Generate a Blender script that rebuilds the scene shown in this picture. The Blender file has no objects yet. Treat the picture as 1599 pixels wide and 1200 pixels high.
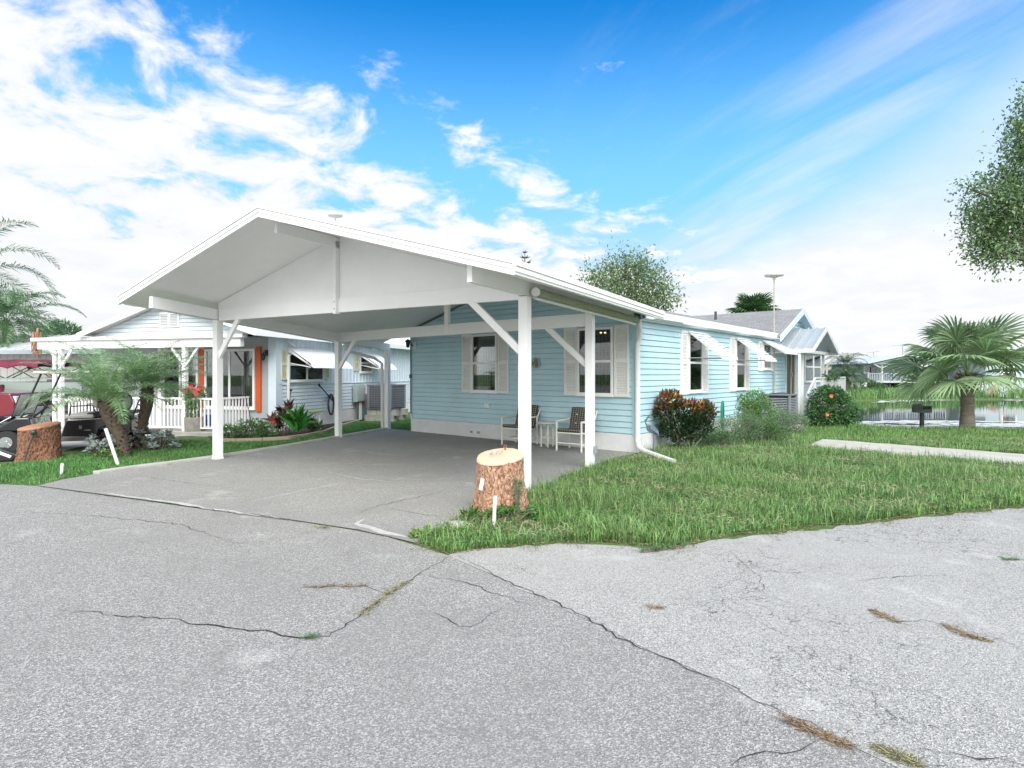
import bpy, math, random
import numpy as np
from mathutils import Vector, Matrix, Euler
R = math.radians
random.seed(7); RNG = np.random.default_rng(7)
S = bpy.context.scene; COL = S.collection
F, CX, HY, CAMH = 915.0, 800.0, 584.0, 1.6      # focal length and horizon measured on the photograph

# ---------------------------------------------------------------- camera, sky, sun, exposure
cam_d = bpy.data.cameras.new('camera'); cam = bpy.data.objects.new('camera', cam_d); COL.objects.link(cam)
cam.location = (0, 0, CAMH); cam.rotation_euler = (R(90), 0, 0)
cam_d.sensor_width = 36; cam_d.lens = F/1599*36; cam_d.shift_y = -16/1599.0
cam_d.clip_start = .05; cam_d.clip_end = 3000
S.camera = cam
SUN_EL, SUN_AZ = R(43), R(170)      # azimuth measured clockwise from +Y
S.view_settings.view_transform = 'Standard'; S.view_settings.look = 'None'
S.view_settings.exposure = 1.0; S.view_settings.gamma = 1

def nd(nt, typ, **kw):
    n = nt.nodes.new(typ)
    for k, v in kw.items():
        if k in ('operation', 'blend_type', 'data_type', 'sky_type', 'sun_disc', 'feature', 'noise_dimensions', 'distance', 'clamp', 'interpolation_type', 'sun_elevation', 'sun_rotation','normalize', 'wave_type','bands_direction'):
            setattr(n, k, v)
        else:
            n.inputs[k].default_value = v
    return n
def mth(nt, op, a, b=None, c=None, clamp=False):
    n = nt.nodes.new('ShaderNodeMath'); n.operation = op; n.use_clamp = clamp
    for i, v in enumerate((a, b, c)):
        if v is None: continue
        if isinstance(v, (int, float)): n.inputs[i].default_value = v
        else: nt.links.new(v, n.inputs[i])
    return n.outputs[0]
def mixc(nt, f, a, b, bt='MIX'):
    n = nt.nodes.new('ShaderNodeMix'); n.data_type = 'RGBA'; n.blend_type = bt
    if isinstance(f, (int, float)): n.inputs[0].default_value = f
    else: nt.links.new(f, n.inputs[0])
    for i, v in ((6, a), (7, b)):
        if isinstance(v, (tuple, list)): n.inputs[i].default_value = (*v[:3], 1)
        else: nt.links.new(v, n.inputs[i])
    return n.outputs[2]
def smooth(nt, v, a, b, lo=0., hi=1.):
    n = nt.nodes.new('ShaderNodeMapRange'); n.interpolation_type = 'SMOOTHSTEP'
    nt.links.new(v, n.inputs[0])
    for i, x in zip((1, 2, 3, 4), (a, b, lo, hi)): n.inputs[i].default_value = x
    return n.outputs[0]

W = bpy.data.worlds.new('World'); S.world = W; W.use_nodes = True
def build_world():
    nt = W.node_tree; nt.nodes.clear(); L = nt.links
    out = nt.nodes.new('ShaderNodeOutputWorld'); bg = nt.nodes.new('ShaderNodeBackground')
    L.new(bg.outputs[0], out.inputs[0])
    sky = nt.nodes.new('ShaderNodeTexSky'); sky.sky_type = 'NISHITA'; sky.sun_disc = False
    sky.sun_elevation = SUN_EL; sky.sun_rotation = SUN_AZ; sky.air_density = 1.0; sky.dust_density = .3; sky.ozone_density = 2.0
    tc = nt.nodes.new('ShaderNodeTexCoord'); sep = nt.nodes.new('ShaderNodeSeparateXYZ')
    L.new(tc.outputs['Generated'], sep.inputs[0]); x, y, z = sep.outputs
    el = mth(nt, 'ARCSINE', z); az = mth(nt, 'ARCTAN2', x, y)          # radians; azimuth 0 = north (+Y)
    # cloud layer: project the direction on a plane overhead
    zz = mth(nt, 'MAXIMUM', mth(nt, 'ADD', z, .22), .05)
    cmb = nt.nodes.new('ShaderNodeCombineXYZ')
    L.new(mth(nt, 'DIVIDE', x, zz), cmb.inputs[0]); L.new(mth(nt, 'DIVIDE', y, zz), cmb.inputs[1])
    n1 = nd(nt, 'ShaderNodeTexNoise', Scale=4.4, Detail=10., Roughness=.60, Distortion=.35); L.new(cmb.outputs[0], n1.inputs['Vector'])
    # long high streaks (cirrus), stretched along one compass direction
    mp0 = nt.nodes.new('ShaderNodeMapping'); mp0.inputs['Rotation'].default_value = (0, 0, R(66)); L.new(cmb.outputs[0], mp0.inputs[0])
    mp = nt.nodes.new('ShaderNodeMapping'); mp.inputs['Scale'].default_value = (.55, 2.4, 1); L.new(mp0.outputs[0], mp.inputs[0])
    n2 = nd(nt, 'ShaderNodeTexNoise', Scale=1.5, Detail=8., Roughness=.6, Distortion=.3); L.new(mp.outputs[0], n2.inputs['Vector'])
    # cover: more cloud towards the horizon and towards the west; open sky in the north-north-east
    q = mth(nt, 'ADD', el, mth(nt, 'MULTIPLY', az, .36))
    e = smooth(nt, q, R(3), R(31))
    est = smooth(nt, az, R(9), R(24))
    cover = mth(nt, 'ADD', mth(nt, 'MULTIPLY', e, -.30), .165)
    cover = mth(nt, 'SUBTRACT', cover, mth(nt, 'MULTIPLY', est, .08))
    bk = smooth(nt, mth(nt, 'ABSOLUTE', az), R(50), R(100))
    cover = mth(nt, 'ADD', cover, mth(nt, 'MULTIPLY', bk, .28))
    cum = smooth(nt, mth(nt, 'ADD', n1.outputs[0], cover), .47, .66)
    band = mth(nt, 'SUBTRACT', el, mth(nt, 'ADD', mth(nt, 'MULTIPLY', az, .62), R(2)))   # distance from the streak band
    bandw = mth(nt, 'SUBTRACT', 1., smooth(nt, mth(nt, 'ABSOLUTE', band), R(1), R(9)))
    bandw = mth(nt, 'MULTIPLY', bandw, smooth(nt, az, R(6), R(22)))
    cir = mth(nt, 'MULTIPLY', smooth(nt, mth(nt, 'ADD', n2.outputs[0], mth(nt, 'MULTIPLY', bandw, .22)), .50, 1.0), .62)
    lowr = mth(nt, 'MULTIPLY', smooth(nt, band, R(0), R(-10)), .55)
    cir = mth(nt, 'MAXIMUM', mth(nt, 'MULTIPLY', cir, smooth(nt, az, R(0), R(18))), mth(nt,'MULTIPLY', lowr, smooth(nt, az, R(5), R(25))))
    veil = mth(nt, 'SUBTRACT', 1., smooth(nt, el, R(3), R(17)))
    cl = mth(nt, 'MAXIMUM', cum, cir)
    cl = mth(nt, 'ADD', cl, mth(nt, 'MULTIPLY', veil, .95), clamp=True)
    # blue: the physical sky, pushed towards the photograph's strong azure
    hs = nt.nodes.new('ShaderNodeHueSaturation'); hs.inputs['Saturation'].default_value = 1.45; hs.inputs['Value'].default_value = 1.0
    L.new(sky.outputs[0], hs.inputs['Color'])
    blue = mixc(nt, 1., hs.outputs[0], (.082*1.5, .088*2.35, .088*2.5), 'MULTIPLY')
    blue = mixc(nt, smooth(nt, el, R(34), R(12)), blue, (.26, .66, 1.12))
    shade = mth(nt, 'MULTIPLY', smooth(nt, n1.outputs[0], .38, .78, .84, .97), mth(nt, 'ADD', mth(nt, 'MULTIPLY', bk, .75), 1.))   # sun-side sky behind the camera, brightened as added fill under the carport
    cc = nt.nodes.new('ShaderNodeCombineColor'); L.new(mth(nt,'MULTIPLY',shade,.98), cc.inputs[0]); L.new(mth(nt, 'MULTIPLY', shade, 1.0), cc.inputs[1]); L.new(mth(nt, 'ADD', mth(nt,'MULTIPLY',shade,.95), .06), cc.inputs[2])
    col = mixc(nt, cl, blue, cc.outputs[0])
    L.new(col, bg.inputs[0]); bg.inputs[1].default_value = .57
build_world()
sd = bpy.data.lights.new('sun', 'SUN'); sun = bpy.data.objects.new('sun', sd); COL.objects.link(sun)
sd.energy = 2.2; sd.angle = R(50); sd.color = (1, .97, .92)
dv = Vector((math.sin(SUN_AZ)*math.cos(SUN_EL), math.cos(SUN_AZ)*math.cos(SUN_EL), math.sin(SUN_EL)))
sun.rotation_euler = dv.to_track_quat('Z', 'Y').to_euler(); sun.location = (0, 0, 30)

# ---------------------------------------------------------------- helpers
def G(px, py, z=0.):                      # photograph pixel -> point on the horizontal plane z
    Y = F*(CAMH-z)/(py-HY); return ((px-CX)/F*Y, Y)
def D(px, py, Y):                         # pixel at a known distance
    return Vector(((px-CX)/F*Y, Y, CAMH-(py-HY)/F*Y))
def tag(o, label=None, cat=None, group=None, kind=None):
    if label: o['label'] = label
    if cat: o['category'] = cat
    if group: o['group'] = group
    if kind: o['kind'] = kind
    return o
def thing(name, label, cat, loc=(0, 0, 0), rz=0., group=None):
    o = bpy.data.objects.new(name, None); COL.objects.link(o); o.empty_display_size = .2
    o.location = loc; o.rotation_euler = (0, 0, rz); return tag(o, label, cat, group)
def copy_tree(o, parent=None):
    c = o.copy(); COL.objects.link(c); c.parent = parent
    for ch in list(o.children): copy_tree(ch, c)
    return c
class MB:
    def __init__(s): s.v = []; s.f = []; s.mi = []; s.m = 0
    def add(s, vs, fs):
        b = len(s.v); s.v += [tuple(p) for p in vs]; s.f += [tuple(b+i for i in f) for f in fs]; s.mi += [s.m]*len(fs); return s
    def box(s, c, d, rot=None):
        x, y, z = d[0]/2, d[1]/2, d[2]/2
        vs = [Vector((sx*x, sy*y, sz*z)) for sz in (-1, 1) for sy in (-1, 1) for sx in (-1, 1)]
        if rot is not None:
            M = rot if isinstance(rot, Matrix) else Euler(rot).to_matrix(); vs = [M @ v for v in vs]
        return s.add([v+Vector(c) for v in vs], [(0, 2, 3, 1), (4, 5, 7, 6), (0, 1, 5, 4), (2, 6, 7, 3), (0, 4, 6, 2), (1, 3, 7, 5)])
    def b2(s, lo, hi): return s.box([(a+b)/2 for a, b in zip(lo, hi)], [abs(b-a) for a, b in zip(lo, hi)])
    def beam(s, a, b, w, h, up=(0, 0, 1)):      # box from a to b, w sideways, h along up
        a, b = Vector(a), Vector(b); d = b-a; l = d.length; d.normalize()
        sd = d.cross(Vector(up)).normalized(); u = sd.cross(d).normalized()
        M = Matrix((sd, d, u)).transposed(); return s.box((a+b)/2, (w, l, h), M)
    def prism(s, poly, off):                    # polygon (3D pts) swept by off
        n = len(poly); off = Vector(off); P = [Vector(p) for p in poly]
        return s.add(P+[p+off for p in P], [tuple(range(n))[::-1], tuple(range(n, 2*n))]+[(i, (i+1) % n, n+(i+1) % n, n+i) for i in range(n)])
    def tube(s, pts, rad, n=10, cap=True):
        P = [Vector(p) for p in pts]; rad = rad if isinstance(rad, (list, tuple)) else [rad]*len(P)
        t0 = (P[1]-P[0]).normalized(); a = t0.orthogonal().normalized(); vs = []
        for i, p in enumerate(P):
            t = (P[min(i+1, len(P)-1)]-P[max(i-1, 0)])
            t = t.normalized() if t.length > 1e-9 else t0
            a = (a-t*a.dot(t)); a = a.normalized() if a.length > 1e-6 else t.orthogonal().normalized()
            b = t.cross(a)
            vs += [p+(a*math.cos(2*math.pi*k/n)+b*math.sin(2*math.pi*k/n))*rad[i] for k in range(n)]
        fs = [(i*n+k, i*n+(k+1) % n, (i+1)*n+(k+1) % n, (i+1)*n+k) for i in range(len(P)-1) for k in range(n)]
        if cap: fs += [tuple(range(n))[::-1], tuple(range((len(P)-1)*n, len(P)*n))]
        return s.add(vs, fs)
    def lathe(s, prof, c=(0, 0, 0), n=24, wob=None):   # prof: (r,z) list
        vs = []
        for j, (r, z) in enumerate(prof):
            for k in range(n):
                a = 2*math.pi*k/n; rr = r*(wob(a, z) if wob else 1)
                vs.append((c[0]+rr*math.cos(a), c[1]+rr*math.sin(a), c[2]+z))
        m = len(prof); fs = [(j*n+k, j*n+(k+1) % n, (j+1)*n+(k+1) % n, (j+1)*n+k) for j in range(m-1) for k in range(n)]
        fs += [tuple(range(n))[::-1], tuple(range((m-1)*n, m*n))]
        return s.add(vs, fs)
    def sphere(s, c, r, n=12, m=8):
        r = r if isinstance(r, (tuple, list)) else (r, r, r)
        pr = [(math.sin(math.pi*j/m), -math.cos(math.pi*j/m)) for j in range(m+1)]
        vs = [(c[0]+r[0]*max(q, 1e-3)*math.cos(2*math.pi*k/n), c[1]+r[1]*max(q, 1e-3)*math.sin(2*math.pi*k/n), c[2]+r[2]*z) for q, z in pr for k in range(n)]
        return s.add(vs, [(j*n+k, j*n+(k+1) % n, (j+1)*n+(k+1) % n, (j+1)*n+k) for j in range(m) for k in range(n)]+[tuple(range(n))[::-1], tuple(range(m*n,(m+1)*n))])
    def torus(s, c, R0, r, n=20, m=8, M=None, a0=0, a1=2*math.pi):
        pts = []
        for k in range(n+1):
            a = a0+(a1-a0)*k/n; p = Vector((R0*math.cos(a), R0*math.sin(a), 0)); p = (M @ p if M else p)+Vector(c); pts.append(p)
        return s.tube(pts, r, m, cap=False)
    def build(s, name, mats, parent=None, smooth=False, bevel=0, label=None):
        me = bpy.data.meshes.new(name); me.from_pydata(s.v, [], s.f)
        mats = mats if isinstance(mats, (list, tuple)) else [mats]
        for m in mats: me.materials.append(m)
        if len(mats) > 1: me.polygons.foreach_set('material_index', s.mi)
        if smooth: me.polygons.foreach_set('use_smooth', [True]*len(me.polygons))
        me.update(); o = bpy.data.objects.new(name, me); COL.objects.link(o)
        if parent is not None: o.parent = parent
        if bevel:
            b = o.modifiers.new('bevel', 'BEVEL'); b.width = bevel; b.segments = 2; b.limit_method = 'ANGLE'
        if smooth:
            try: me.set_sharp_from_angle(angle=R(40))
            except Exception: pass
        if label: o['label'] = label
        return o
def npmesh(name, V, Fc, mat, parent=None, nper=4):
    me = bpy.data.meshes.new(name); V = np.asarray(V, dtype=np.float32); Fc = np.asarray(Fc, dtype=np.int32)
    me.vertices.add(len(V)); me.vertices.foreach_set('co', V.ravel())
    me.loops.add(Fc.size); me.loops.foreach_set('vertex_index', Fc.ravel())
    me.polygons.add(len(Fc)); me.polygons.foreach_set('loop_start', np.arange(0, Fc.size, nper, dtype=np.int32))
    me.materials.append(mat); me.update(calc_edges=True)
    o = bpy.data.objects.new(name, me); COL.objects.link(o)
    if parent is not None: o.parent = parent
    return o

# ---------------------------------------------------------------- materials
MATS = {}
def mat(name, col, rough=.6, spec=.5, metal=0., var=0., vscale=3., bump=0., bscale=40., isl=0., dirt=None, trans=0., coord='Object', emit=None, coat=0., stretch=None):
    if name in MATS: return MATS[name]
    m = bpy.data.materials.new(name); m.use_nodes = True; nt = m.node_tree; L = nt.links
    b = nt.nodes['Principled BSDF']; b.inputs['Roughness'].default_value = rough; b.inputs['Metallic'].default_value = metal
    b.inputs['Specular IOR Level'].default_value = spec
    if coat: b.inputs['Coat Weight'].default_value = coat
    base = None
    if var or bump or dirt:
        tc = nt.nodes.new('ShaderNodeTexCoord'); co = tc.outputs[coord]
        if stretch:
            mp = nt.nodes.new('ShaderNodeMapping'); mp.inputs['Scale'].default_value = stretch; L.new(co, mp.inputs[0]); co = mp.outputs[0]
    cur = (*col, 1)
    if var:
        n = nd(nt, 'ShaderNodeTexNoise', Scale=vscale, Detail=6., Roughness=.65); L.new(co, n.inputs['Vector'])
        a = tuple(c*(1-var) for c in col); bb = tuple(min(1, c*(1+var)) for c in col)
        cur = mixc(nt, smooth(nt, n.outputs[0], .3, .7), a, bb)
    if dirt:
        dc, ds, dlo, dhi = dirt
        n = nd(nt, 'ShaderNodeTexNoise', Scale=ds, Detail=8., Roughness=.7, Distortion=.6); L.new(co, n.inputs['Vector'])
        cur = mixc(nt, smooth(nt, n.outputs[0], dlo, dhi, 0, .8), cur, dc)
    if isl:
        g = nt.nodes.new('ShaderNodeNewGeometry')
        hs = nt.nodes.new('ShaderNodeHueSaturation')
        L.new(smooth(nt, g.outputs['Random Per Island'], 0, 1, 1-isl, 1+isl), hs.inputs['Value'])
        L.new(mth(nt, 'ADD', mth(nt, 'MULTIPLY', mth(nt,'FRACT', mth(nt,'MULTIPLY', g.outputs['Random Per Island'], 37.)), .05), .475), hs.inputs['Hue'])
        if isinstance(cur, tuple): hs.inputs['Color'].default_value = cur
        else: L.new(cur, hs.inputs['Color'])
        cur = hs.outputs[0]
    if isinstance(cur, tuple): b.inputs['Base Color'].default_value = cur
    else: L.new(cur, b.inputs['Base Color'])
    if bump:
        n = nd(nt, 'ShaderNodeTexNoise', Scale=bscale, Detail=5., Roughness=.6); L.new(co, n.inputs['Vector'])
        bp = nt.nodes.new('ShaderNodeBump'); bp.inputs['Strength'].default_value = min(bump, 1); bp.inputs['Distance'].default_value = .01
        L.new(n.outputs[0], bp.inputs['Height']); L.new(bp.outputs[0], b.inputs['Normal'])
    if trans:
        tr = nt.nodes.new('ShaderNodeBsdfTranslucent'); mx = nt.nodes.new('ShaderNodeMixShader'); mx.inputs[0].default_value = trans
        if isinstance(cur, tuple): tr.inputs[0].default_value = cur
        else: L.new(cur, tr.inputs[0])
        L.new(b.outputs[0], mx.inputs[1]); L.new(tr.outputs[0], mx.inputs[2]); L.new(mx.outputs[0], nt.nodes['Material Output'].inputs[0])
    if emit:
        b.inputs['Emission Color'].default_value = (*emit[0], 1); b.inputs['Emission Strength'].default_value = emit[1]
    MATS[name] = m; return m
def glass_mat():
    if 'window_glass' in MATS: return MATS['window_glass']
    m = bpy.data.materials.new('window_glass'); m.use_nodes = True; nt = m.node_tree; L = nt.links; nt.nodes.clear()
    out = nt.nodes.new('ShaderNodeOutputMaterial'); t = nt.nodes.new('ShaderNodeBsdfTransparent'); t.inputs[0].default_value = (.62, .66, .66, 1)
    g = nt.nodes.new('ShaderNodeBsdfGlossy'); g.inputs['Roughness'].default_value = .02; g.inputs[0].default_value = (1, 1, 1, 1)
    fr = nt.nodes.new('ShaderNodeFresnel'); fr.inputs[0].default_value = 1.45
    mx = nt.nodes.new('ShaderNodeMixShader'); L.new(mth(nt, 'ADD', mth(nt, 'MULTIPLY', fr.outputs[0], 1.0), .03, clamp=True), mx.inputs[0]); L.new(t.outputs[0], mx.inputs[1]); L.new(g.outputs[0], mx.inputs[2])
    L.new(mx.outputs[0], out.inputs[0]); MATS['window_glass'] = m; return m
GLASS = glass_mat()
WHITE = mat('white_paint', (.86, .86, .85), .45, var=.02, vscale=1.5, dirt=((.60, .59, .55), 4., .66, .9))
WHITE_D = mat('white_metal_worn', (.74, .75, .74), .5, var=.04, vscale=2., dirt=((.42, .42, .38), 4., .62, .8))
SIDING = mat('blue_vinyl_siding', (.475, .685, .755), .5, var=.05, vscale=1.3, dirt=((.40, .54, .57), 1.4, .55, .85))
SIDING_W = mat('pale_vinyl_siding', (.66, .73, .78), .45, var=.04, vscale=1.5)
SHUT = mat('cream_shutter', (.80, .80, .77), .5, var=.03)
SKIRT = mat('white_stucco_skirt', (.72, .73, .73), .85, var=.05, vscale=3, dirt=((.45, .45, .43), 6., .6, .78), bump=.4, bscale=60)
BLACK = mat('black_plastic', (.02, .02, .022), .4)
RUBBER = mat('tyre_rubber', (.025, .025, .027), .85)
CHROME = mat('bright_steel', (.6, .62, .64), .25, metal=1.)
GREY_M = mat('grey_metal', (.30, .33, .35), .5, var=.06)
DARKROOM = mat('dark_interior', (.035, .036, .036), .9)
BLIND = mat('grey_vertical_blind', (.24, .24, .21), .8)
CONC = mat('concrete', (.42, .41, .38), .9, var=.12, vscale=2.5, bump=.4, bscale=80, dirt=((.25, .23, .2), 2., .58, .8))

def rock_mat(name, c0, c1, c2, scale, patch, cracks=False, coarse=None):
    m = bpy.data.materials.new(name); m.use_nodes = True; nt = m.node_tree; L = nt.links; b = nt.nodes['Principled BSDF']
    tc = nt.nodes.new('ShaderNodeTexCoord'); co = tc.outputs['Object']
    v = nd(nt, 'ShaderNodeTexVoronoi', Scale=scale, Randomness=1.); L.new(co, v.inputs['Vector'])
    sp = nt.nodes.new('ShaderNodeSeparateColor'); L.new(v.outputs['Color'], sp.inputs[0])
    col = mixc(nt, smooth(nt, sp.outputs[0], .12, .5), c0, c1)
    col = mixc(nt, smooth(nt, sp.outputs[0], .62, .98), col, c2)
    fine = nd(nt, 'ShaderNodeTexNoise', Scale=scale*1.7, Detail=3., Roughness=.7); L.new(co, fine.inputs['Vector'])
    col = mixc(nt, .4, col, mixc(nt, smooth(nt, fine.outputs[0], .40, .64), c0, c2))
    n = nd(nt, 'ShaderNodeTexNoise', Scale=.55, Detail=7., Roughness=.6, Distortion=.5); L.new(co, n.inputs['Vector'])
    col = mixc(nt, smooth(nt, n.outputs[0], .32, .68, 0, .5), col, patch)
    n3 = nd(nt, 'ShaderNodeTexNoise', Scale=2.6, Detail=8., Roughness=.7); L.new(co, n3.inputs['Vector'])
    col = mixc(nt, smooth(nt, n3.outputs[0], .54, .76, 0, .5), col, tuple(c*.62 for c in c1))
    n5 = nd(nt, 'ShaderNodeTexNoise', Scale=1.1, Detail=8., Roughness=.7); L.new(co, n5.inputs['Vector'])
    col = mixc(nt, smooth(nt, n5.outputs[0], .55, .75, 0, .3), col, tuple(min(1, c*1.25) for c in c2))
    if cracks:
        wv = nd(nt, 'ShaderNodeTexNoise', Scale=5., Detail=4.); L.new(co, wv.inputs['Vector'])
        ad = nt.nodes.new('ShaderNodeVectorMath'); ad.operation = 'MULTIPLY_ADD'; L.new(wv.outputs['Color'], ad.inputs[0]); ad.inputs[1].default_value = (.35, .35, .35); L.new(co, ad.inputs[2])
        msk = nd(nt, 'ShaderNodeTexNoise', Scale=.8, Detail=3.); L.new(co, msk.inputs['Vector'])
        for sc, wd, lo in ((1.1, .006, .47), (5.5, .02, .50)):
            vv = nd(nt, 'ShaderNodeTexVoronoi', feature='DISTANCE_TO_EDGE', Scale=sc); L.new(ad.outputs[0], vv.inputs['Vector'])
            k = mth(nt, 'MULTIPLY', mth(nt, 'SUBTRACT', 1., smooth(nt, vv.outputs['Distance'], 0, wd)), smooth(nt, msk.outputs[0], lo, lo+.1, 0, .75))
            col = mixc(nt, k, col, tuple(c*.4 for c in c0))
    L.new(col, b.inputs['Base Color']); b.inputs['Roughness'].default_value = .9; b.inputs['Specular IOR Level'].default_value = .3
    bp = nt.nodes.new('ShaderNodeBump'); bp.inputs['Strength'].default_value = .7; bp.inputs['Distance'].default_value = .006
    h = mth(nt, 'ADD', v.outputs['Distance'], mth(nt, 'MULTIPLY', fine.outputs[0], .8)); L.new(h, bp.inputs['Height']); L.new(bp.outputs[0], b.inputs['Normal'])
    MATS[name] = m; return m
ASPH = rock_mat('coarse_asphalt', (.085, .083, .078), (.275, .268, .253), (.70, .69, .665), 145, (.25, .244, .232))
ASPH_L = rock_mat('old_pale_asphalt', (.12, .118, .11), (.37, .364, .345), (.74, .73, .70), 150, (.41, .402, .38), cracks=True)
DRIVE = rock_mat('aggregate_concrete', (.13, .128, .12), (.30, .295, .28), (.58, .57, .545), 135, (.235, .23, .22))
def ground_mat():
    m = bpy.data.materials.new('lawn_soil'); m.use_nodes = True; nt = m.node_tree; L = nt.links; b = nt.nodes['Principled BSDF']
    tc = nt.nodes.new('ShaderNodeTexCoord'); co = tc.outputs['Object']
    n = nd(nt, 'ShaderNodeTexNoise', Scale=1.3, Detail=9., Roughness=.7); L.new(co, n.inputs['Vector'])
    n2 = nd(nt, 'ShaderNodeTexNoise', Scale=14., Detail=6., Roughness=.7); L.new(co, n2.inputs['Vector'])
    c = mixc(nt, smooth(nt, n2.outputs[0], .35, .65), (.07, .11, .04), (.13, .20, .08))
    c = mixc(nt, smooth(nt, n.outputs[0], .6, .75, 0, .75), c, (.20, .16, .11))
    L.new(c, b.inputs['Base Color']); b.inputs['Roughness'].default_value = 1; b.inputs['Specular IOR Level'].default_value = .1
    bp = nt.nodes.new('ShaderNodeBump'); bp.inputs['Strength'].default_value = .8; bp.inputs['Distance'].default_value = .03; L.new(n2.outputs[0], bp.inputs['Height']); L.new(bp.outputs[0], b.inputs['Normal'])
    return m
GROUND = ground_mat()

# ---------------------------------------------------------------- ground, roads, water
POND = [(11.0, 19.4), (12.5, 19.1), (14.5, 18.9), (17, 19.2), (22, 18.9), (30, 19.4), (45, 19.2), (70, 19.5), (90, 24), (90, 46), (60, 43.5), (42, 42.8), (33, 42.6), (27, 42.0), (23, 39.5), (19, 33), (15, 26)]
def in_poly(x, y, poly):
    x = np.asarray(x); y = np.asarray(y); ins = np.zeros(x.shape, bool); n = len(poly)
    for i in range(n):
        x0, y0 = poly[i][:2]; x1, y1 = poly[(i+1) % n][:2]
        c = ((y0 > y) != (y1 > y)); xi = (x1-x0)*(y-y0)/((y1-y0) if y1 != y0 else 1e-9)+x0
        ins ^= c & (x < xi)
    return ins
def dist_poly(x, y, poly):
    d = np.full(np.shape(x), 1e9); n = len(poly)
    for i in range(n):
        x0, y0 = poly[i][:2]; x1, y1 = poly[(i+1) % n][:2]; dx, dy = x1-x0, y1-y0
        t = np.clip(((x-x0)*dx+(y-y0)*dy)/(dx*dx+dy*dy), 0, 1); d = np.minimum(d, np.hypot(x-x0-t*dx, y-y0-t*dy))
    return d
WATER_Z = -.30
def ground_z(x, y):
    x = np.asarray(x, float); y = np.asarray(y, float); d = dist_poly(x, y, POND); ins = in_poly(x, y, POND)
    sd_ = np.where(ins, -d, d)                # signed distance, negative in the pond
    z = np.where(sd_ < 0, -.30-np.minimum(-sd_, 2)*.35, -.30*(1-np.clip(sd_/1.9, 0, 1))**1.5)
    return z
def make_ground():
    xs = np.concatenate([[-900, -300, -120, -60], np.arange(-40, 8, 4.), np.arange(8, 95, .6), [110, 200, 500, 1200]])
    ys = np.concatenate([[-300, -60, -10, 0, 5, 10, 14], np.arange(16, 48, .5), [52, 60, 80, 120, 250, 600, 1500]])
    X, Y = np.meshgrid(xs, ys); Z = ground_z(X, Y); nx, ny = len(xs), len(ys)
    V = np.stack([X.ravel(), Y.ravel(), Z.ravel()], 1)
    i = np.arange(nx-1)[None, :]+np.arange(ny-1)[:, None]*nx; Fc = np.stack([i, i+1, i+1+nx, i+nx], -1).reshape(-1, 4)
    o = npmesh('ground', V, Fc, GROUND); tag(o, kind='structure'); o.data.polygons.foreach_set('use_smooth', [True]*len(Fc))
make_ground()
def sheet(name, poly, z, m, thick=0.):
    mb = MB()
    if thick: mb.prism([(x, y, z-thick) for x, y in poly], (0, 0, thick))
    else: mb.add([(x, y, z) for x, y in poly], [tuple(range(len(poly)))])
    o = mb.build(name, m); return tag(o, kind='structure')
def jag(a, b, n, amp, seed=0):
    rr = random.Random(seed); out = [a]
    for i in range(1, n):
        t = i/n; out.append((a[0]+(b[0]-a[0])*t+rr.uniform(-amp, amp), a[1]+(b[1]-a[1])*t+rr.uniform(-amp, amp)))
    return out
def jagline(pts, amp, step=.18, seed=0):
    out = []
    for i in range(len(pts)-1):
        a, b = pts[i], pts[i+1]; n = max(1, int(math.hypot(b[0]-a[0], b[1]-a[1])/step)); out += jag(a, b, n, amp, seed+i)
    return out+[pts[-1]]
# asphalt edge, left to right (road | driveway, then road | lawn)
e_left = [(-60, 32.5), G(0, 757), G(60, 760), G(240, 785), G(400, 806), G(560, 830), G(650, 850)]
e_right = [G(650, 850), G(700, 864), G(760, 858), G(870, 850), G(960, 853), G(1045, 860), G(1100, 848), G(1250, 830), G(1400, 813), G(1599, 794), (40, 19.5)]
road_poly = jagline(e_left, .015, .3, 1)[:-1]+[G(700, 868)]+[(-.45, 5.0)]
seam = jagline([(-.45, 5.0), G(900, 962), G(1130, 1070), G(1400, 1200), (4.2, -3)], .02, .2, 5)
sheet('road', road_poly+seam[1:]+[(4.2, -40), (-60, -40)], .004, ASPH)
sheet('side_road', [(-.45, 5.0), G(700, 868)]+jagline(e_right[1:], .05, .11, 9)[1:]+[(40, -40), (4.2, -40)]+seam[::-1][:-1], .006, ASPH_L)
# driveway slab under the carport
drv = [G(60, 760), G(100, 750), G(190, 735), G(260, 727), G(340, 716), G(430, 702), G(530, 684.5), G(575, 677), G(606, 671), (-3.55, 17.0), (-2.79, 16.27), (2.56, 11.75), G(960, 716), G(900, 738), G(822, 776), G(735, 806), G(650, 850)]
sheet('driveway', drv+[G(x, y) for x, y in ((560, 829), (400, 805), (240, 784))], .012, DRIVE)
pad = [(-60, 18), G(-200, 720), G(0, 716), G(60, 716), G(120, 700), G(200, 690), G(260, 683), G(345, 680), (-7.4, 16.6), (-9, 25), (-40, 32)]
sheet('neighbour_driveway', pad, .010, CONC)
PATH = [G(1260, 700), G(1285, 688), G(1599, 712), G(1900, 740), G(1900, 758), G(1599, 729)]
sheet('path', jagline(PATH+PATH[:1], .05, .22, 55)[:-1], .035, mat('pale_path_concrete', (.46, .44, .39), .9, var=.1, vscale=2., bump=.4, bscale=60, dirt=((.3, .27, .22), 3., .55, .75)), .05)
kb = MB(); KP = [G(150, 741), G(200, 733.5), G(260, 726), G(340, 715), G(430, 701), G(530, 683.6), G(606, 670.3)]
for i in range(len(KP)-1):
    a, b = Vector((*KP[i], .02)), Vector((*KP[i+1], .02)); kb.beam(a, b+(b-a).normalized()*.01, .16, .06+.004*(i % 2))
tag(kb.build('kerb', CONC, bevel=.01), kind='structure')
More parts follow.
